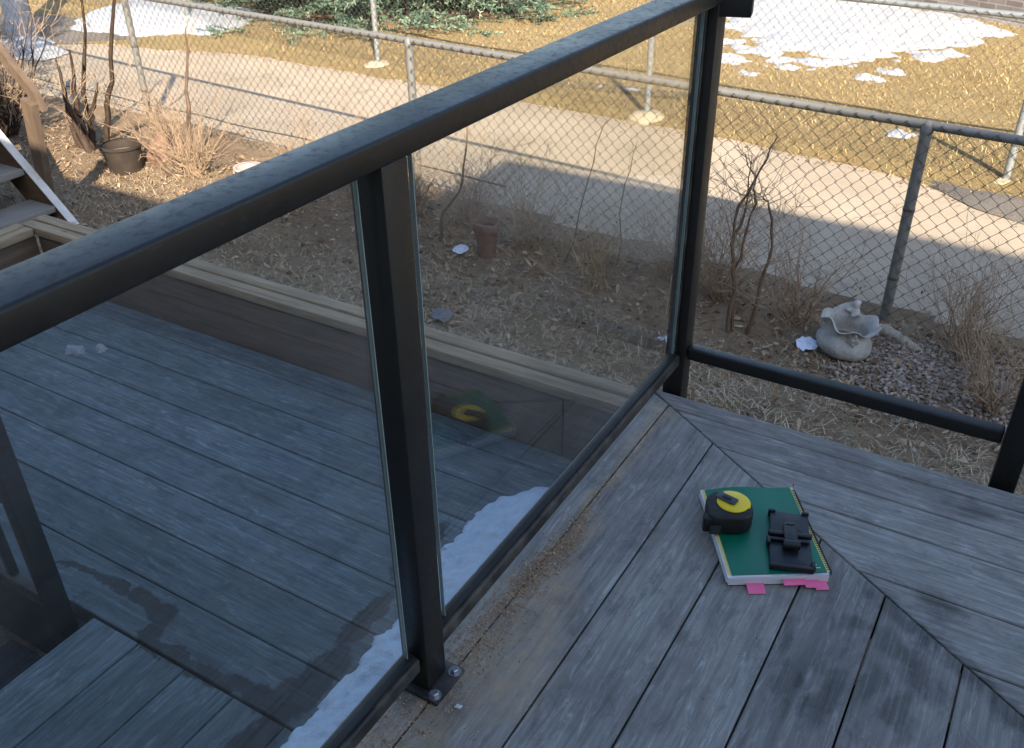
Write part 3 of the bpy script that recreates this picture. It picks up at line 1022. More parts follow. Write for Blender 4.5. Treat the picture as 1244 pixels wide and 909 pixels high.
def soft_prism(name, poly, z0, z1, bev, mat, parent, basis, seg=3):
    bm = bmesh.new()
    vs = [bm.verts.new((x, y, z0)) for x, y in poly]
    f = bm.faces.new(vs)
    ex = bmesh.ops.extrude_face_region(bm, geom=[f])
    for v in [g for g in ex['geom'] if isinstance(g, bmesh.types.BMVert)]:
        v.co.z = z1
    bmesh.ops.recalc_face_normals(bm, faces=bm.faces[:])
    if bev:
        ed = [e for e in bm.edges if abs(e.verts[0].co.z - e.verts[1].co.z) < 1e-6]
        bmesh.ops.bevel(bm, geom=ed, offset=bev, segments=seg, affect='EDGES', profile=.5)
    me = bpy.data.meshes.new(name); bm.to_mesh(me); bm.free()
    smooth(me, 40)
    return link(name, me, mat, parent, basis)


soft_prism('case', round_poly(.074, .070, (.030, .026, .012, .026)), 0, .037, .006, M_RUB, tm, TM)
soft_prism('grip_ridge', round_poly(.030, .014, (.004, .004, .004, .004)), .004, .032, .002, M_RUB, tm, TM @ Matrix.Translation((-.030, -.026, 0)))
fc = lathe('face_disc', [(.0265, .0372), (.0265, .0385), (.0245, .0395), (.012, .0398)], M_YEL, tm, (.006, .004, 0), 40, basis=TM)
soft_prism('case_window', [(.030 * math.cos(R(a)), .030 * math.sin(R(a))) for a in range(-30, 111, 10)] + [(.022 * math.cos(R(a)), .022 * math.sin(R(a))) for a in range(110, -31, -20)], .0365, .0376, 0, M_YEL, tm, TM @ Matrix.Translation((.004, .003, 0)))
clp = soft_prism('belt_clip', round_poly(.036, .017, (.003, .003, .003, .003)), .0415, .0432, .0006, M_STEEL, tm, TM @ Matrix.Translation((-.004, .008, 0)) @ Matrix.Rotation(R(-38), 4, 'Z'))
soft_prism('clip_dimple', round_poly(.016, .007, (.0034, .0034, .0034, .0034)), .0433, .0441, .0003, M_RUB, clp, TM @ Matrix.Translation((-.004, .008, 0)) @ Matrix.Rotation(R(-38), 4, 'Z'))
lathe('clip_screw', [(.005, .0398), (.005, .0414)], M_STEEL, tm, (.002, .003, 0), 16, basis=TM)
soft_prism('tape_hook', [(-.009, 0), (.009, 0), (.009, .0015), (-.009, .0015)], .004, .022, 0, M_STEEL, tm, TM @ Matrix.Translation((-.026, -.0375, 0)))
soft_prism('tape_blade', [(-.008, 0), (.008, 0), (.008, .0035), (-.008, .0035)], .008, .009, 0, M_YEL, tm, TM @ Matrix.Translation((-.026, -.0365, 0)))

# ------------------------------------------------------------------ belt clip holster
HS = Matrix.Translation((.638, -.507, .0266)) @ Matrix.Rotation(R(20), 4, 'Z') @ Matrix.Diagonal((1.12, 1, 1.1, 1))
hs = thing('phone_holster', 'black plastic holster with belt clip lying on the green notebook', 'holster', (.640, -.507, .0266))
M_PLAST = simple('black_plastic', lin(24, 26, 31), .42, var=.2, scale=40, bump=.1)
soft_prism('lower_plate', round_poly(.069, .082, (.004, .004, .006, .006)), 0, .007, .002, M_PLAST, hs, HS @ Matrix.Translation((0, -.036, 0)))
soft_prism('upper_plate', round_poly(.064, .064, (.004, .004, .004, .004)), .004, .0115, .002, M_PLAST, hs, HS @ Matrix.Translation((.002, .042, 0)) @ Matrix.Rotation(R(-3), 4, 'Z'))
soft_prism('hinge_bar', round_poly(.072, .010, (.003, .003, .003, .003)), .007, .016, .0025, M_PLAST, hs, HS @ Matrix.Translation((.001, .008, 0)))
soft_prism('hinge_bar', round_poly(.066, .007, (.003, .003, .003, .003)), .0071, .013, .002, M_PLAST, hs, HS @ Matrix.Translation((-.001, -.006, 0)))
cl = soft_prism('clip', round_poly(.022, .060, (.004, .004, .004, .004)), .013, .020, .0025, M_PLAST, hs, HS @ Matrix.Translation((.001, .004, 0)))
soft_prism('clip_groove', round_poly(.014, .003, (.001, .001, .001, .001)), .0201, .0209, .0003, M_RUB, cl, HS @ Matrix.Translation((.001, .027, 0)))
Vt, Ft = tube_data([(-.0125, -.026, .0165), (.0145, -.026, .0165)], .008, 14)
mk('clip_barrel', Vt, Ft, M_PLAST, hs, True, HS)
for sx in (-1, 1):
    soft_prism('edge_grip', round_poly(.006, .018, (.002, .002, .002, .002)), .0, .013, .0015, M_PLAST, hs, HS @ Matrix.Translation((sx * .0345, -.068 if sx > 0 else -.010, 0)))
    soft_prism('edge_grip', round_poly(.012, .006, (.002, .002, .002, .002)), .0, .015, .0015, M_PLAST, hs, HS @ Matrix.Translation((sx * .028 + .002, .0735, 0)))
soft_prism('bottom_lip', round_poly(.070, .007, (.002, .002, .002, .002)), 0, .012, .002, M_PLAST, hs, HS @ Matrix.Translation((0, -.0765, 0)))

# ------------------------------------------------------------------ chain link fences
M_GALV_NEAR = simple('dull_galvanised_pipe', lin(128, 127, 122), .6, .25, var=.15, scale=25, bump=.05)
M_GALV_FAR = simple('galvanised_pipe', lin(150, 154, 154), .5, .4, var=.12, scale=25, bump=.05)
M_WIRE = simple('galvanised_wire', lin(92, 88, 82), .6, .2, var=.2, scale=8, bump=0)
M_FOOT = simple('post_concrete', lin(176, 162, 136), .95, var=.14, scale=30, bump=.3, bdist=.004)


def chain_fence(label, p0, dirv, x0, x1, zb, zt, posts, a=.070, footings=False, wire=.0019, rail_r=.019, post_r=.024, tension=None, M_GALV=None):
    """p0 + s*dirv runs along the fence in plan"""
    fe = thing('chain_link_fence', label, 'fence', (p0[0], p0[1], zb))
    at = lambda s, z: Vector((p0[0] + dirv[0] * s, p0[1] + dirv[1] * s, z))
    nrm = Vector((-dirv[1], dirv[0], 0))
    V, F = [], []
    h = a / 2
    N = int((x1 - x0) / h); K = int((zt - .01 - zb) / h)
    for i in range(N):
        s0 = x0 + i * h
        pts = []
        for k in range(K + 1):
            ex = (k + i) % 2
            s = s0 + h * ex + (.004 if ex else -.004)
            wob = .004 * math.sin(s * 2.1) + .003 * math.sin(s * .9 + k)
            pts.append(at(s, zt + .012 - k * h) + nrm * ((.0045 if ex else -.0045) + wob - rail_r - .006))
        tube_data(pts, wire, 3, V, F, cap=False)
    o_ = mk('wire_mesh', V, F, M_WIRE, fe, True)
    o_['kind'] = 'stuff'
    tube('top_rail', [at(x0 + (x1 - x0) * k / 20, zt) for k in range(21)], rail_r, M_GALV, fe, 10)
    for s in posts:
        pp_ = tube('post', [at(s, zb - .1), at(s, (zb + zt) / 2), at(s, zt - rail_r * .4)], post_r, M_GALV, fe, 12)
        lathe('post_cap', [(post_r + .004, 0), (post_r + .004, .03), (post_r * .7, .045), (.004, .05)], M_GALV, pp_, tuple(at(s, zt - .028)), 14)
        for q in (.25, .6):
            lathe('tie_band', [(post_r + .002, 0), (post_r + .002, .012)], M_WIRE, pp_, tuple(at(s, zb + (zt - zb) * q)), 12)
        if footings:
            lathe('footing', [(.15, -.04), (.145, .0), (.10, .028), (.03, .04)], M_FOOT, pp_, tuple(at(s, zb)), 20,
                  fn=lambda q, r, an, z: Vector((q.x * (1 + .04 * math.sin(an + 1)), q.y * (1 + .04 * math.sin(an * 2)), q.z)))
    if tension is not None:
        tube('tension_wire', [at(x0 + (-1.8 - x0) * k / 40, tension + .14 * k / 40 + .006 * math.sin(k * .9)) for k in range(41)], .006, M_WIRE, fe, 6)
    return fe


l1 = math.hypot(1, .1)
chain_fence('rusty grey chain link fence between the garden and the concrete lane', (0, 2.25), (1 / l1, -.1 / l1), -8.5, 4.5, -.87, .062,
            [-8.1, -5.25, -2.47, .40, 3.2], tension=-.80, M_GALV=M_GALV_NEAR)
l2 = math.hypot(1, .11)
chain_fence('galvanised chain link fence along the lawn across the lane, posts in concrete collars', (0, 4.48), (1 / l2, -.11 / l2), -10.5, 5, -.86, .125,
            [-7.6, -4.76, -1.90, .66, 3.3], footings=True, wire=.0016, a=.066, M_GALV=M_GALV_FAR)

# ------------------------------------------------------------------ wooden stairs at the garden
M_STEP = lumber('grey_step_timber', lin(142, 136, 128), .2, (60, 4, 60))
M_STRING = lumber('brown_stringer_timber', lin(96, 78, 62), .28, (5, 30, 30))
M_WHITEP = simple('worn_white_paint', lin(214, 208, 200), .8, var=.12, scale=20)
M_RAILW = lumber('brown_rail_timber', lin(104, 88, 74), .28, (20, 30, 6))
ws = thing('wooden_stairs', 'weathered wooden garden stairs with pale edged stringer beside the timber wall', 'stairs', (-3.8, .5, -.8))


def slab_xz(name, pts, y0, y1, mat, parent):
    n = len(pts)
    V = [(x, y0, z) for x, z in pts] + [(x, y1, z) for x, z in pts]
    F = [tuple(range(n)), tuple(range(2 * n - 1, n - 1, -1))] + [((i + 1) % n, i, n + i, n + (i + 1) % n) for i in range(n)]
    o_ = mk(name, V, F, mat, parent)
    bm = bmesh.new(); bm.from_mesh(o_.data); bmesh.ops.recalc_face_normals(bm, faces=bm.faces[:]); bm.to_mesh(o_.data); bm.free()
    return o_


S = .93
for (ya, yb) in [(.925, .963), (-.13, -.092)]:
    slab_xz('stringer', [(-3.60, -.81), (-3.86, -.83), (-5.1, .36), (-5.1, .58)], ya, yb, M_STRING, ws)
    slab_xz('white_edge', [(-3.594, -.806), (-3.602, -.807), (-5.1, .584), (-5.1, .594)], ya - .004, yb + .004, M_WHITEP, ws)
for k in range(6):
    x = -3.80 - .193 * k; z = -.645 + .178 * k
    box('tread', (x - .20, -.09, z - .034), (x + .025, .923, z), M_STEP, ws, .005)
slab_xz('handrail_post', [(-3.99, -.84), (-3.91, -.84), (-3.80, -.11), (-3.885, -.08)], .967, 1.006, M_RAILW, ws)
slab_xz('handrail', [(-3.79, -.15), (-3.82, -.05), (-4.9, 1.05), (-4.96, .98)], 1.0085, 1.047, M_RAILW, ws)

# ------------------------------------------------------------------ garden litter
n = 2600
gx = rng.uniform(-7.5, 2, n); e0 = np.array([lane_far(a) for a in gx])
near = rng.random(n) < .45
gy = np.where(near, 2.25 - .1 * gx + .12 + np.abs(rng.normal(0, .22, n)), e0 - np.abs(rng.normal(0, .10, n)) + .03)
P = np.stack([gx, gy, np.full(n, LANE_Z + .006)], 1)
tag(chips(P, rng.uniform(.004, .014, n), .3, pick([lin(120, 98, 74), lin(96, 76, 58), lin(150, 126, 98)], n), 'lane_debris', attr_mat('verge_crumbs', .9, 40, .2)),
    'brown leaf crumbs along both verges of the concrete lane', 'debris', kind='stuff')
n = 19000
gx = rng.uniform(-7, 2.2, n); gy = .15 + 2.35 * rng.beta(2.2, 1.1, n)
ok = (gy < 2.25 - .1 * gx + .05) & ((gy > .45 + .25 * np.sin(gx * 1.7)) | (rng.random(n) < .15))
gx, gy = gx[ok], gy[ok]; n = len(gx)
P = np.stack([gx, gy, np.array([garden_z(a, b) for a, b in zip(gx, gy)]) + rng.uniform(.002, .022, n)], 1)
leafpal = [lin(164, 138, 110), lin(146, 120, 94), lin(176, 150, 120), lin(118, 94, 74), lin(188, 164, 134), lin(128, 104, 82), lin(154, 128, 100)]
tag(chips(P, .004 + .022 * rng.random(n) ** 3, .4, pick(leafpal, n), 'leaf_litter', attr_mat('dead_leaf', .85, 40, .3)),
    'brown dead leaves covering the garden soil along the fence', 'leaves', kind='stuff')
n = 85000
gx = rng.uniform(-6.5, 2.2, n); gy = rng.uniform(.1, 2.3, n)
den = np.array([fbm(a * 1.4, b * 1.4, 2) for a, b in zip(gx, gy)])
ok = (den + rng.normal(0, .25, n) > np.where(gy < 1.5, -.5, .2))
gx, gy = gx[ok], gy[ok]; n = len(gx)
P = np.stack([gx, gy, np.array([garden_z(a, b) for a, b in zip(gx, gy)]) - .002], 1)
tag(blades(P, rng.uniform(.025, .085, n), rng.uniform(.0016, .0032, n), rng.uniform(.8, 1.58, n), pick([lin(208, 190, 160), lin(190, 170, 140), lin(172, 152, 124), lin(216, 200, 170), lin(142, 124, 102)], n), 'dry_turf', M_BLADE),
    'flattened dry grass on the garden soil behind the timber wall', 'grass', kind='stuff')
n = 4200
gx = rng.uniform(.30, 1.6, n); gy = rng.normal(1.74, .15, n)
gx[:1400] = rng.normal(.75, .25, 1400)
gy = np.where(gx < .45, gy - .0, gy)
P = np.stack([gx, gy, np.array([garden_z(a, b) for a, b in zip(gx, gy)]) + .004], 1)
tag(ico_rocks(P, rng.uniform(.006, .015, n), (.45, .8), pick([lin(166, 154, 142), lin(140, 126, 114), lin(182, 170, 158), lin(122, 106, 94)], n), 'gravel', attr_mat('grey_pebbles', .8, 60, .25)),
    'grey brown gravel heap beside the concrete planter', 'gravel', kind='stuff')
n = 3600
gx = rng.uniform(-6, 2, n); gy = rng.uniform(.1, 2.25, n)
cl = np.array([fbm(a * 2.6, b * 2.6, 8) for a, b in zip(gx, gy)])
ok = cl + rng.normal(0, .12, n) > .12
gx, gy = gx[ok], gy[ok]; n = len(gx)
P = np.stack([gx, gy, np.array([garden_z(a, b) for a, b in zip(gx, gy)]) + .002], 1)
tag(ico_rocks(P, .004 + .013 * rng.random(n) ** 2, (.5, .9), pick([lin(134, 110, 88), lin(114, 92, 74), lin(150, 126, 102), lin(98, 78, 62)], n), 'soil_clods', attr_mat('dark_soil_clods', .95, 60, .3), .3),
    'dark crumbly clods lying over the garden soil', 'soil', kind='stuff')
n = 900
gx = rng.uniform(-6, 2, n); gy = rng.uniform(.2, 2.3, n)
P = np.stack([gx, gy, np.array([garden_z(a, b) for a, b in zip(gx, gy)]) + .003], 1)
tag(ico_rocks(P, rng.uniform(.006, .016, n), (.5, .8), pick([lin(170, 160, 148), lin(132, 120, 108), lin(100, 90, 80)], n), 'soil_pebbles', attr_mat('pale_pebbles', .8, 60, .25)),
    'small pale pebbles scattered over the garden soil', 'pebbles', kind='stuff')


def rock(name, label, x, y, r, col, seed, sq=.7, group=None):
    bm = bmesh.new(); bmesh.ops.create_icosphere(bm, subdivisions=3, radius=1)
    for v in bm.verts:
        k = 1 + .28 * mnoise.fractal(v.co * 1.3 + Vector((seed, 0, 0)), 1, 2, 3)
        v.co = Vector((v.co.x * k * r, v.co.y * k * r * .8, v.co.z * k * r * sq))
    me = bpy.data.meshes.new(name); bm.to_mesh(me); bm.free(); smooth(me)
    o_ = link(name, me, simple(name + '_surface', col, .85, var=.3, scale=18, bump=.5, bdist=.006), None, Matrix.Translation((x, y, garden_z(x, y) + r * sq * .45)) @ Matrix.Rotation(seed, 4, 'Z'))
    return tag(o_, label, 'rock', group)


rock('rock', 'rounded brown boulder by the fence behind the black tub', -4.33, 2.17, .15, lin(120, 92, 76), 1.3, .85)
for i, (x, y, r) in enumerate([(.93, 1.44, .030), (.99, 1.50, .026), (.86, 1.40, .028), (.80, 1.47, .024), (.74, 1.42, .022), (1.06, 1.46, .032)]):
    rock('stone', 'smooth pale stone in the gravel at the dry shrub', x, y, r, lin(168, 164, 160), 2.1 + i * 1.7, .65, 'pale stones at the dry shrub')


# ------------------------------------------------------------------ bare shrubs
def bark(name, c):
    t = NT(name)
    o_ = t.obj(); f = t.noise(t.mapv(o_, (40, 40, 9)), 1.0, 5, .6)
    t.base(t.mix(t.ramp(f, .3, .7), tuple(x * .6 for x in c[:3]) + (1,), tuple(x * 1.25 for x in c[:3]) + (1,)), .9, spec=.15)
    t.bump(f, .5, .004)
    return t.m


M_BARK = bark('brown_bark', lin(116, 98, 82))
M_BARKD = bark('dark_bark', lin(74, 62, 54))
M_TWIGT = bark('tan_twig', lin(164, 142, 118))
M_STRAW = bark('straw_stalk', lin(176, 156, 124))


def curve_pts(p, d, L, n=5, wob=.15, droop=0.0, rs=random):
    p = Vector(p); d = Vector(d).normalized(); out = [p.copy()]
    for k in range(n):
        d = (d + Vector((rs.gauss(0, wob), rs.gauss(0, wob), rs.gauss(0, wob) - droop))).normalized()
        p = p + d * (L / n)
        out.append(p.copy())
    return out


def at_path(pts, f):
    q = f * (len(pts) - 1); i = min(int(q), len(pts) - 2); f = q - i
    return pts[i].lerp(pts[i + 1], f), (pts[i + 1] - pts[i]).normalized()


def shrub(label, base, stems, mat, twmat, ntw=14, twl=(.08, .3), r0=.010, twr=.0022, spread=.7, sub=3, group=None, name='bare_shrub', seed=1):
    """stems: list of point lists (world)"""
    rs = random.Random(seed)
    t_ = thing(name, label, 'shrub', base, group)
    V, F = [], []
    for st_ in stems:
        pts = [Vector(p) for p in st_]
        # refine
        P2 = []
        for i in range(len(pts) - 1):
            for k in range(3):
                P2.append(pts[i].lerp(pts[i + 1], k / 3) + Vector((rs.gauss(0, .007), rs.gauss(0, .007), 0)))
        P2.append(pts[-1])
        rr = r0 * rs.uniform(.75, 1.2)
        tube('stem', P2, [rr * (1 - .78 * k / (len(P2) - 1)) * rs.uniform(.88, 1.16) for k in range(len(P2))], mat, t_, 6)
        for k in range(ntw):
            f = rs.uniform(.18, 1)
            q, d = at_path(P2, f)
            dd = d + Vector((rs.gauss(0, spread), rs.gauss(0, spread), rs.gauss(.1, spread * .6)))
            L = rs.uniform(*twl) * (1.15 - .5 * f)
            tp = curve_pts(q, dd, L, 4, .16, -.03, rs)
            tube_data(tp, [twr * (1 - .7 * j / 4) for j in range(5)], 4, V, F, False)
            if rs.random() < .18:
                c_ = tp[rs.randint(1, 4)]; b_ = len(V); h_ = rs.uniform(.006, .013); a_ = rs.uniform(0, 6.28)
                u_ = Vector((math.cos(a_), math.sin(a_), rs.uniform(-.8, .3))) * h_; w_ = Vector((-math.sin(a_), math.cos(a_), .4)) * h_ * .5
                V += [tuple(c_), tuple(c_ + u_ + w_), tuple(c_ + u_ * 2), tuple(c_ + u_ - w_)]; F.append((b_, b_ + 1, b_ + 2, b_ + 3))
            for s_ in range(sub):
                q2, d2 = at_path(tp, rs.uniform(.3, 1))
                d2 = d2 + Vector((rs.gauss(0, .8), rs.gauss(0, .8), rs.gauss(0, .6)))
                tube_data(curve_pts(q2, d2, L * rs.uniform(.25, .55), 3, .2, 0, rs), [twr * .6, twr * .5, twr * .4, twr * .25], 3, V, F, False)
    if V:
        o_ = mk('twigs', V, F, twmat, t_, True)
        o_['kind'] = 'stuff'
    return t_


def fan(cx, cy, n, L, lean, seed, z=None):
    rs = random.Random(seed); out = []
    for k in range(n):
        a = rs.uniform(0, 6.283); l = rs.uniform(*lean)
        x, y = cx + rs.gauss(0, .03), cy + rs.gauss(0, .03)
        d = Vector((math.cos(a) * math.sin(l), math.sin(a) * math.sin(l), math.cos(l)))
        out.append(curve_pts((x, y, garden_z(x, y) - .01), d, rs.uniform(*L), 4, .10, .0, rs))
    return out


shrub('tall bare shrub with three leaning stems near the glassless railing corner', (-.15, 1.70, -.83),
      [[(-.17, 1.68, -.84), (-.17, 1.68, -.59), (-.20, 1.68, -.40), (-.18, 1.68, -.22), (-.12, 1.68, -.05), (-.07, 1.68, .09)],
       [(-.15, 1.70, -.84), (-.18, 1.70, -.52), (-.15, 1.70, -.33), (-.12, 1.70, -.14), (-.20, 1.72, -.01)],
       [(-.09, 1.72, -.84), (-.06, 1.72, -.58), (-.04, 1.72, -.38), (-.07, 1.72, -.21), (-.10, 1.70, -.17)],
       [(-.21, 1.70, -.41), (-.17, 1.73, -.26), (-.18, 1.75, -.05)]], M_BARK, M_TWIGT, 16, (.10, .34), .011, .0020, .75, 3, seed=3)
shrub('low twiggy thicket at the foot of the tall bare shrub', (.1, 1.9, -.85), fan(.05, 1.92, 26, (.25, .6), (.15, .8), 5), M_TWIGT, M_TWIGT, 4, (.06, .2), .0035, .0014, .5, 2, seed=6)
shrub('dry leaning straw stemmed shrub in the gravel', (.93, 1.62, -.84), fan(.92, 1.62, 34, (.25, .62), (.3, 1.15), 8), M_TWIGT, M_STRAW, 3, (.05, .2), .0042, .0016, .5, 2, seed=9)
shrub('pale dry grass clump with long stalks behind the glass', (-.92, 1.80, -.83), fan(-.92, 1.80, 30, (.22, .5), (.1, 1.0), 11), M_STRAW, M_STRAW, 1, (.05, .12), .0030, .0014, .4, 0, seed=12, name='grass_clump')
shrub('sunlit tan shrub with a thick stick leaning out of it', (-3.97, 1.93, -.84),
      [[(-3.97, 1.92, -.85), (-4.26, 1.92, -.63), (-4.44, 1.92, -.38)], [(-4.14, 2.2, -.86), (-4.12, 2.2, -.66), (-4.07, 2.2, -.35), (-3.97, 2.2, -.08), (-3.95, 2.2, .05)], [(-4.10, 2.05, -.86), (-4.21, 2.1, -.68), (-4.26, 2.1, -.57), (-4.25, 2.1, -.40)]],
      M_BARK, M_TWIGT, 12, (.08, .3), .019, .0022, .8, 3, seed=14)
shrub('dense fan of fine tan twigs beside the white dish', (-3.85, 2.0, -.84), fan(-3.88, 2.0, 60, (.25, .62), (.1, .95), 15), M_TWIGT, M_TWIGT, 4, (.05, .2), .0035, .0016, .5, 2, seed=16)
shrub('cut thick stemmed shrub standing behind the wooden stairs', (-4.93, 2.0, -.8),
      [[(-4.88, 1.95, -.84), (-4.94, 1.95, -.62), (-4.97, 1.95, -.46), (-4.98, 1.95, -.20)], [(-4.93, 2.0, -.84), (-4.96, 2.0, -.62), (-4.94, 2.0, -.41), (-4.88, 2.0, -.14)],
       [(-4.92, 2.02, -.84), (-4.86, 2.0, -.62), (-4.79, 2.0, -.5), (-4.67, 2.0, -.33)], [(-4.9, 2.1, -.84), (-4.80, 2.1, -.6), (-4.67, 2.1, -.35), (-4.45, 2.1, .19), (-4.4, 2.1, .4)],
       [(-5.18, 2.2, -.84), (-5.12, 2.2, -.49), (-4.9, 2.2, .14), (-4.85, 2.2, .4)], [(-5.0, 1.98, -.84), (-5.03, 1.97, -.6), (-4.96, 1.95, -.38)]], M_BARKD, M_TWIGT, 9, (.1, .4), .026, .003, .6, 3, seed=18)
shrub('tangled bare hedge shrub at the lane end behind the stairs', (-5.8, 1.9, -.8), fan(-5.75, 1.9, 46, (.4, 1.2), (.1, .7), 19), M_BARKD, M_TWIGT, 7, (.1, .4), .009, .003, .6, 3, seed=20)
shrub('lone bent sapling by the brown clay pot', (-1.85, 1.92, -.85), [[(-1.93, 1.9, -.87), (-1.85, 1.9, -.65), (-1.70, 1.9, -.45), (-1.68, 1.9, -.19), (-1.70, 1.92, -.05)]], M_BARK, M_TWIGT, 12, (.08, .25), .008, .0018, .8, 3, seed=22)
shrub('thin upright sapling in front of the fence mesh', (-1.1, 2.0, -.85), [[(-1.17, 2.0, -.86), (-1.06, 2.0, -.37), (-.97, 2.0, -.07)], [(-.92, 2.1, -.86), (-.89, 2.1, -.39), (-.84, 2.1, -.16)]], M_BARK, M_TWIGT, 5, (.06, .25), .0048, .0014, .6, 1, seed=24)
for i, (x, y, k, lab) in enumerate([(-1.45, 2.12, 34, 'fine twig thicket right of the brown clay pot'), (-.62, 2.12, 30, 'grey twig thicket against the fence between grass clump and tall shrub'), (-2.25, 2.12, 36, 'twig thicket around the fence post beside the clay pot'),
                                    (-3.15, 2.25, 34, 'sunlit twig thicket against the mesh right of the white dish'), (1.45, 1.95, 30, 'twig thicket against the fence beyond the gravel'), (-1.9, 2.2, 40, 'dense fine twig tangle at the mesh left of the clay pot'), (-.35, 2.0, 44, 'fine twig tangle behind the tall bare shrub'), (-4.55, 2.35, 40, 'sunlit twig tangle at the fence behind the boulder'), (.75, 1.98, 36, 'fine reddish twig tangle at the mesh behind the gravel'), (-2.75, 2.3, 40, 'twig tangle at the mesh between two thickets right of the dish')]):
    shrub(lab, (x, y, -.86), fan(x, y, k + 10, (.2, .6), (.1, .8), 30 + i), M_TWIGT, M_TWIGT, 5, (.05, .2), .0024, .0012, .6, 3, seed=40 + i)
# dry stalk with a white seed head
sk = thing('dry_stalk', 'thin dry stalk with a ragged white seed head beside the corner post', 'plant', (-.33, 1.3, -.8))
pts = [(-.325, 1.32, -.80), (-.33, 1.31, -.62), (-.32, 1.32, -.42), (-.27, 1.34, -.20)]
tube('stalk', pts, [.003, .0026, .0022, .001], M_STRAW, sk, 5)
Vw, Fw = [], []
for k in range(7):
    a = k * .9; b = len(Vw)
    c0 = Vector((-.325, 1.315, -.70)); d = Vector((math.cos(a), math.sin(a) * .6, -.35 + .1 * (k % 3)))
    s_ = Vector((-math.sin(a), math.cos(a), .2)) * .008
    Vw += [tuple(c0), tuple(c0 + d * .025 + s_), tuple(c0 + d * .045), tuple(c0 + d * .025 - s_)]
    Fw.append((b, b + 1, b + 2, b + 3))
mk('seed_head', Vw, Fw, simple('white_fluff', lin(215, 218, 228), .9, var=.05), sk)

# ------------------------------------------------------------------ garden things
t = NT('weathered_cast_stone')
o = t.obj(); f = t.noise(o, 9, 6, .65); g = t.noise(o, 60, 4, .7)
c = t.mix(t.ramp(f, .3, .7), lin(150, 149, 142), lin(196, 194, 188))
c = t.mix(t.ramp(g, .5, .75, 0, .5), c, lin(112, 112, 100))
M_CAST = t.base(c, .9, spec=.2)
t.bump(t.math('ADD', f, g), .5, .006)
px, py = .325, 1.725; pz = garden_z(px, py) - .004
PT = Matrix.Translation((px, py, pz + .006)) @ Matrix.Rotation(R(-20), 4, 'Z') @ Matrix.Rotation(R(-9), 4, 'X') @ Matrix.Scale(.86, 4)
pot = thing('sack_planter', 'weathered grey stone planter shaped like a sack with a wavy rim', 'planter', (px, py, pz))


def sack(q, r, a, z):
    k = max(0, min(1, (z - .09) / .09))
    wav = math.sin(6 * a + .6) * .015 * k * k + math.sin(3 * a + 1) * .008 * k
    rad = 1 + .035 * math.sin(9 * a + 14 * z) * (.4 + .6 * (math.cos(a - 2.9) > .2)) + .06 * k * math.sin(5 * a + 1.5)
    return Vector((q.x * rad - .02 * (1 - k) * 0 - .015 * math.sin(math.pi * min(1, z / .2)), q.y * rad, z + wav + .018 * k * math.cos(a - 2.4)))


prof0 = [(.085, 0), (.108, .012), (.126, .045), (.134, .08), (.130, .115), (.115, .15), (.109, .18), (.111, .205), (.122, .23), (.137, .248), (.142, .256), (.135, .259), (.116, .240), (.101, .21), (.097, .18), (.10, .15), (.10, .13)]
prof = [(r_, z_ * .70) for r_, z_ in prof0]
lathe('sack_body', prof, M_CAST, pot, (0, 0, 0), 56, sack, PT)
lathe('soil_fill', [(.099, .088), (.06, .096), (.01, .098)], M_SOIL, pot, (0, 0, 0), 24, basis=PT)


def lumps(name, parts, mat, parent, basis, vox=.006):
    bm = bmesh.new()
    for (c_, r_, s_) in parts:
        m = Matrix.Translation(c_) @ Matrix.Diagonal((r_ * s_[0], r_ * s_[1], r_ * s_[2], 1))
        bmesh.ops.create_icosphere(bm, subdivisions=2, radius=1, matrix=m)
    me = bpy.data.meshes.new(name); bm.to_mesh(me); bm.free()
    o_ = link(name, me, mat, parent, basis)
    md = o_.modifiers.new('remesh', 'REMESH'); md.mode = 'VOXEL'; md.voxel_size = vox; md.use_smooth_shade = True
    ms = o_.modifiers.new('smooth', 'SMOOTH'); ms.iterations = 3; ms.factor = .5
    return o_


lumps('seated_figure', [((-.06, .105, 0.189), 0.0306, (1, .9, 1.1)), ((-.055, .10, 0.227), 0.0204, (1, 1, 1.05)), ((-.08, .085, 0.193), 0.0153, (1, 1.6, .8)), ((-.03, .085, 0.187), 0.0153, (1.3, 1.4, .8)), ((-.04, .075, 0.179), 0.0145, (1, 1.8, .7)), ((-.085, .12, 0.207), 0.0179, (1.2, .6, 1.2)), ((-.055, .112, 0.239), 0.0161, (1.2, 1, .6)), ((-.06, .11, 0.165), 0.0255, (1.2, .8, 1.2))], M_CAST, pot, PT)
fl = [((.075 + .024 * math.cos(k * 1.257), -.088 - .004, .122 + .022 * math.sin(k * 1.257)), .0135, (1, .55, 1)) for k in range(5)] + [((.075, -.098, .122), .009, (1, .8, 1))]
lumps('flower_relief', fl, M_CAST, pot, PT, .004)
lumps('gathered_fold', [((-.118, -.03, .05 + .014 * k), .030 - .002 * k, (.7, 1.5, .5)) for k in range(6)], M_CAST, pot, PT, .006)


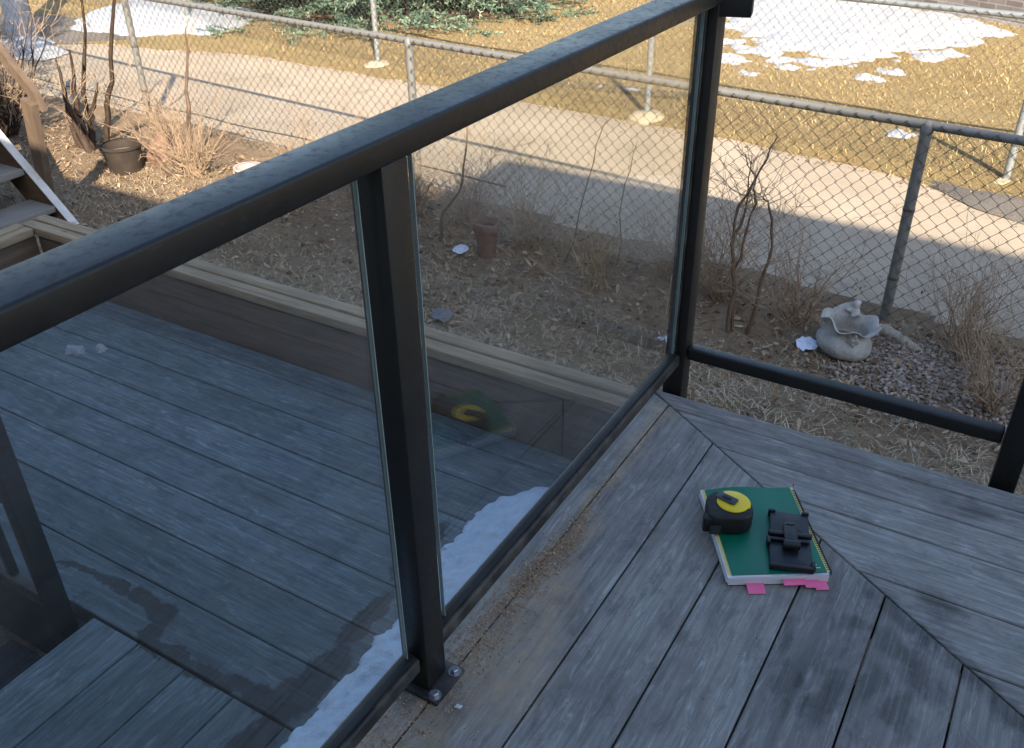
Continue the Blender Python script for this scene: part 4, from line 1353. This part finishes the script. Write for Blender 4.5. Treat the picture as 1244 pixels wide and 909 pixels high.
def crumpled(name, label, x, y, s, seed, col, rot):
    V, F = [], []
    N = 7
    for j in range(N):
        for i in range(N):
            u, v = i / (N - 1) * 2 - 1, j / (N - 1) * 2 - 1
            r = 1 - .25 * (abs(u * v)) + .12 * fbm(u * 3 + seed, v * 3)
            X, Y = u * s * r, v * s * .75 * r
            V.append((X, Y, .012 + s * .22 * fbm(u * 1.6 + seed, v * 1.6, 4) + s * .12 * (i % 2) * .4 + .25 * Y))
    for j in range(N - 1):
        for i in range(N - 1):
            a = j * N + i
            F.append((a, a + 1, a + N + 1, a + N))
    o_ = mk(name, V, F, simple(name + '_' + str(seed), col, .6, var=.05, bump=.05), None, False, Matrix.Translation((x, y, garden_z(x, y) + .02)) @ Matrix.Rotation(rot, 4, 'Z'))
    md = o_.modifiers.new('thickness', 'SOLIDIFY'); md.thickness = .0015
    return tag(o_, label, 'litter')


crumpled('paper_scrap', 'crumpled white paper scrap beside the stone planter', .178, 1.69, .052, 2, lin(214, 226, 246), .9)
crumpled('paper_scrap', 'white paper scrap on the soil next to the brown clay pot', -1.70, 1.82, .050, 5, lin(200, 208, 226), -.3)
crumpled('paper_scrap', 'faded grey paper lying on the dry turf by the timber wall', -1.28, 1.05, .055, 8, lin(120, 118, 118), -.2)

M_CLAY = simple('brown_clay', lin(112, 82, 72), .85, var=.25, scale=14, bump=.3, bdist=.004)
bx, by = -1.57, 1.88
bp = thing('clay_pot', 'tall narrow brown clay pot standing among the leaves', 'pot', (bx, by, garden_z(bx, by)))
bz = garden_z(bx, by) - .01
lathe('pot_body', [(.046, 0), (.050, .03), (.056, .12), (.060, .165), (.055, .166), (.050, .12), (.046, .09), (.01, .088)], M_CLAY, bp, (bx, by, bz), 28)
lathe('pot_rim', [(.0605, .160), (.070, .163), (.072, .205), (.066, .212), (.0615, .205), (.060, .17)], M_CLAY, bp, (bx, by, bz), 28,
      fn=lambda q, r, a, z: Vector((q.x, q.y, z + (.008 * math.sin(a * 3) if z > .2 else 0))), close_bottom=False)

M_TUB = simple('black_tub_plastic', lin(52, 44, 38), .8, var=.35, scale=14)
tx, ty = -4.40, 1.87; tz = garden_z(tx, ty) - .05
tb = thing('plant_tub', 'dark round plant tub under the cut shrub stems', 'tub', (tx, ty, tz))
lathe('tub_body', [(.095, 0), (.105, .02), (.120, .19), (.123, .215), (.115, .216), (.11, .17), (.02, .165)], M_TUB, tb, (tx, ty, tz), 32)
lathe('tub_rim', [(.1235, .205), (.134, .207), (.135, .222), (.124, .225)], M_TUB, tb, (tx, ty, tz), 32, close_bottom=False)
lathe('tub_soil', [(.108, .167), (.06, .178), (.01, .18)], M_SOIL, tb, (tx, ty, tz), 24)

dx_, dy_ = -3.58, 2.17; dz_ = garden_z(dx_, dy_) + .004
ds = thing('white_dish', 'round white dish on the leaves beside the sunlit shrub', 'dish', (dx_, dy_, dz_))
lathe('dish_bowl', [(.04, 0), (.06, .015), (.085, .04), (.09, .05), (.078, .052), (.068, .034), (.045, .016), (.01, .013)], simple('white_glaze', lin(176, 150, 140), .5, var=.2), ds, (dx_, dy_, dz_), 32)
lathe('dish_rim', [(.0905, .045), (.096, .048), (.094, .057), (.079, .055)], simple('white_glaze_rim', lin(186, 172, 164), .4, var=.12), ds, (dx_, dy_, dz_), 32, close_bottom=False)

lg = thing('driftwood', 'pale short driftwood log lying behind the stone planter', 'log', (.52, 1.98, garden_z(.52, 1.98)))
gz = garden_z(.52, 1.98) - .012
tube('log', [(.40, 2.05, gz + .022), (.44, 2.02, gz + .03), (.47, 2.01, gz + .026), (.51, 1.975, gz + .03), (.55, 1.955, gz + .022), (.58, 1.925, gz + .02), (.605, 1.915, gz + .014)], [.018, .030, .024, .033, .022, .027, .012], bark('pale_driftwood', lin(178, 168, 150)), lg, 10)
tube('log_stub', [(.52, 1.98, gz + .05), (.55, 2.0, gz + .10), (.545, 2.0, gz + .12)], [.018, .014, .01], bark('grey_driftwood', lin(150, 140, 124)), lg, 8)

# ------------------------------------------------------------------ trees and buildings across the lane
def make_spruce(label, cx, cy, seed, H=6.5, RAD=2.5):
    rs = random.Random(seed)
    z0 = LANE_Z
    t_ = thing('spruce_tree', label, 'tree', (cx, cy, z0))
    tube('trunk', [(cx, cy, z0 - .05), (cx + .02, cy, z0 + 1.5), (cx, cy + .02, z0 + 4), (cx, cy, z0 + H)], [.16, .13, .07, .015], M_BARKD, t_, 10)
    SV, SF = [], []
    tips = []      # needle sprigs: start, dir, length
    lev = 0
    z = .06
    while z < H - .3:
        f = z / H
        Lb = RAD * (1 - f) ** .85
        nb_ = 52 if f < .12 else (16 if f < .4 else 11)
        for k in range(nb_):
            a = 6.283 * (k + rs.random()) / nb_
            L = Lb * rs.uniform(.72, 1.06)
            d0 = Vector((math.cos(a), math.sin(a), .25 - .35 * (1 - f)))
            p = Vector((cx, cy, z0 + z + .25))
            pts = [p]
            d = d0.normalized()
            for s_ in range(7):
                d = (d + Vector((rs.gauss(0, .06), rs.gauss(0, .06), -.03 if s_ < 4 else .09))).normalized()
                p = p + d * L / 7
                p.z = max(p.z, z0 + .05)
                pts.append(p.copy())
            tube_data(pts, [.018 * (1 - .8 * j / 7) for j in range(8)], 3, SV, SF, False)
            dens = 34 if f < .12 else (22 if f < .3 else 12)
            for s_ in range(dens):
                q, dd = at_path(pts, rs.uniform(.3, 1))
                sd_ = Vector((-dd.y, dd.x, 0)).normalized() * rs.choice((-1, 1))
                td = (dd * .7 + sd_ * rs.uniform(.3, 1.0) + Vector((0, 0, rs.uniform(-.25, .3)))).normalized()
                tips.append((q, td, rs.uniform(.12, .30)))
        z += .17 if f < .3 else .3
    mk('limbs', SV, SF, M_BARKD, t_, True)['kind'] = 'stuff'
    n_ = len(tips); K = 16
    S0 = np.array([q[0][:] for q in tips]); D = np.array([q[1][:] for q in tips]); L = np.array([q[2] for q in tips])
    fr_ = np.tile(np.linspace(.05, 1, K), (n_, 1))
    P0 = S0[:, None] + D[:, None] * (fr_ * L[:, None])[..., None]
    rd = rng.normal(0, 1, (n_, K, 3)); rd /= np.linalg.norm(rd, axis=2, keepdims=True)
    nd = D[:, None] * .75 + rd * .9; nd /= np.linalg.norm(nd, axis=2, keepdims=True)
    ln = rng.uniform(.03, .055, (n_, K, 1))
    sd_ = np.cross(nd, rng.normal(0, 1, (n_, K, 3))); sd_ /= np.linalg.norm(sd_, axis=2, keepdims=True) + 1e-9
    wv = .010
    V = np.stack([P0 - sd_ * wv, P0 + sd_ * wv, P0 + nd * ln], 2).reshape(-1, 3)
    F = np.arange(len(V)).reshape(-1, 3)
    cols = np.repeat(pick([lin(94, 118, 100), lin(114, 136, 116), lin(72, 94, 80), lin(134, 150, 126)], n_, .2), K, 0)
    fast('crown', V, F, attr_mat('blue_spruce_needles', .8, 20, .2), t_, cols)
    return t_


make_spruce('blue green spruce with boughs sweeping the lawn in red mulch', -6.55, 7.6, 5)
make_spruce('young spruce in the side yard beyond the wooden stairs', -5.15, -.02, 9, 4.4, 1.15)

# pale deciduous trunk at the lane end
M_PALEB = bark('shade_grey_bark', lin(150, 152, 158))  # bark colour lowered to grey, holding the shade on the trunk
tr_ = thing('bare_tree', 'pale bare tree with bark painted shade grey at the lane end beside the snow heap', 'tree', (-8.75, 4.2, LANE_Z))
tube('trunk', [(-8.7, 4.1, LANE_Z - .03), (-8.78, 4.15, -.6), (-8.95, 4.25, 0), (-9.05, 4.3, 1.2), (-9.1, 4.35, 2.6), (-9.0, 4.4, 4.2)], [.17, .14, .13, .12, .09, .04], M_PALEB, tr_, 12)
rs = random.Random(77)
V, F = [], []
for k in range(26):
    zz = rs.uniform(1.3, 4.1)
    q = Vector((-9.06, 4.33, zz)); a = rs.uniform(0, 6.283)
    b = curve_pts(q, (math.cos(a), math.sin(a), rs.uniform(.3, 1.0)), rs.uniform(.9, 2.2), 6, .14, -.02, rs)
    tube_data(b, [.03 * (1 - .85 * j / 6) for j in range(7)], 5, V, F, False)
    for s_ in range(9):
        q2, d2 = at_path(b, rs.uniform(.25, 1))
        b2 = curve_pts(q2, d2 + Vector((rs.gauss(0, .7), rs.gauss(0, .7), rs.gauss(.1, .5))), rs.uniform(.3, .9), 4, .16, 0, rs)
        tube_data(b2, [.008, .006, .005, .003, .002], 3, V, F, False)
mk('crown', V, F, M_BARK, tr_, True)

# grey brick building at the far side of the lawn
t = NT('grey_brick')
o = t.obj()
br = t.n('TexBrick', {'Vector': t.mapv(o, (1, 1, 1)), 'Scale': 1.0, 'Brick Width': .19, 'Row Height': .06, 'Mortar Size': .006, 'Color1': lin(104, 98, 96), 'Color2': lin(136, 128, 122), 'Mortar': lin(150, 146, 140)})
f = t.noise(o, 6, 5)
M_BRICK = t.base(t.mix(t.ramp(f, .4, .7, 0, .4), br.outputs['Color'], lin(90, 84, 82)), .9)
t.bump(br.outputs['Fac'], -.4, .01)
bb = thing('brick_building', 'grey brick building wall standing beyond the snow on the lawn', 'building', (.6, 10.0, LANE_Z))
ax = Vector((1.68, -.82, 0)).normalized(); ay = Vector((-ax.y, ax.x, 0))
org = Vector((-1.75, 10.15, LANE_Z))
BM = Matrix(((ax.x, 0, ay.x, org.x), (ax.y, 0, ay.y, org.y), (0, 1, 0, org.z), (0, 0, 0, 1)))   # local x along the wall, local y up, local z into the building
box('wall', (0, -.1, 0), (9.0, 3.4, 6.0), M_BRICK, bb, 0, basis=BM)
M_STONE = simple('pale_footing', lin(150, 146, 140), .9)
box('plinth', (-.03, -.1, -.03), (9.03, .10, -.001), M_STONE, bb, .006, basis=BM)
M_ROOF = simple('dark_shingle', lin(66, 62, 60), .9)
box('roof', (-.35, 3.402, -.4), (9.35, 3.6, 6.4), M_ROOF, bb, .01, basis=BM)
M_PANE = simple('window_glass', lin(40, 48, 58), .1, var=.1, bump=0)
for k in range(2):
    wf = box('window', (1.6 + 3.4 * k, 1.3, -.04), (3.0 + 3.4 * k, 2.5, -.0015), M_WHITEP, bb, .006, basis=BM)
    box('pane', (1.68 + 3.4 * k, 1.38, -.046), (2.92 + 3.4 * k, 2.42, -.0415), M_PANE, wf, 0, basis=BM)

# the house behind the deck, whose roof shades deck and garden
hz = -1.0
hs_ = thing('house', 'beige sided house behind the deck whose roof shades the garden', 'house', (3, -5, hz))
M_SIDE = NT('beige_siding'); o = M_SIDE.obj()
wv = M_SIDE.n('TexWave', {'Vector': o, 'Scale': 1.6, 'Distortion': 0.0}, wave_type='BANDS', bands_direction='Z', wave_profile='SAW')
M_SIDE.base(lin(196, 188, 174), .7); M_SIDE.bump(wv.outputs[0], .6, .012); M_SIDE = M_SIDE.m
HY = -2.76


def eave_for(y_shadow):
    return LANE_Z + (y_shadow - (HY)) / SHY * te


for (xa, xb, ysh) in [(3.1, 12.0, 3.36), (1.50, 3.1, 2.52), (-7.5, 1.50, 1.62)]:
    ze = eave_for(ysh)
    box('wall', (xa + (.0 if xa < 2 else .02), -9.0, hz), (xb - .02, HY - .35, ze - .22), M_SIDE, hs_, 0)
    box('roof', (xa, -9.4, ze - .218), (xb - .002, HY, ze), M_ROOF, hs_, .0)
dr = box('door', (.9, HY - .3495, .0), (1.8, HY - .31, 2.05), M_WHITEP, hs_, .01)
tube('handle', [(1.68, HY - .309, 1.0), (1.68, HY - .26, 1.0), (1.60, HY - .26, 1.0)], .01, M_BOLT, dr, 8)
wf = box('window', (3.4, HY - .3495, .9), (5.0, HY - .31, 2.1), M_WHITEP, hs_, .01)
box('pane', (3.48, HY - .309, .98), (4.92, HY - .302, 2.02), M_PANE, wf, 0)
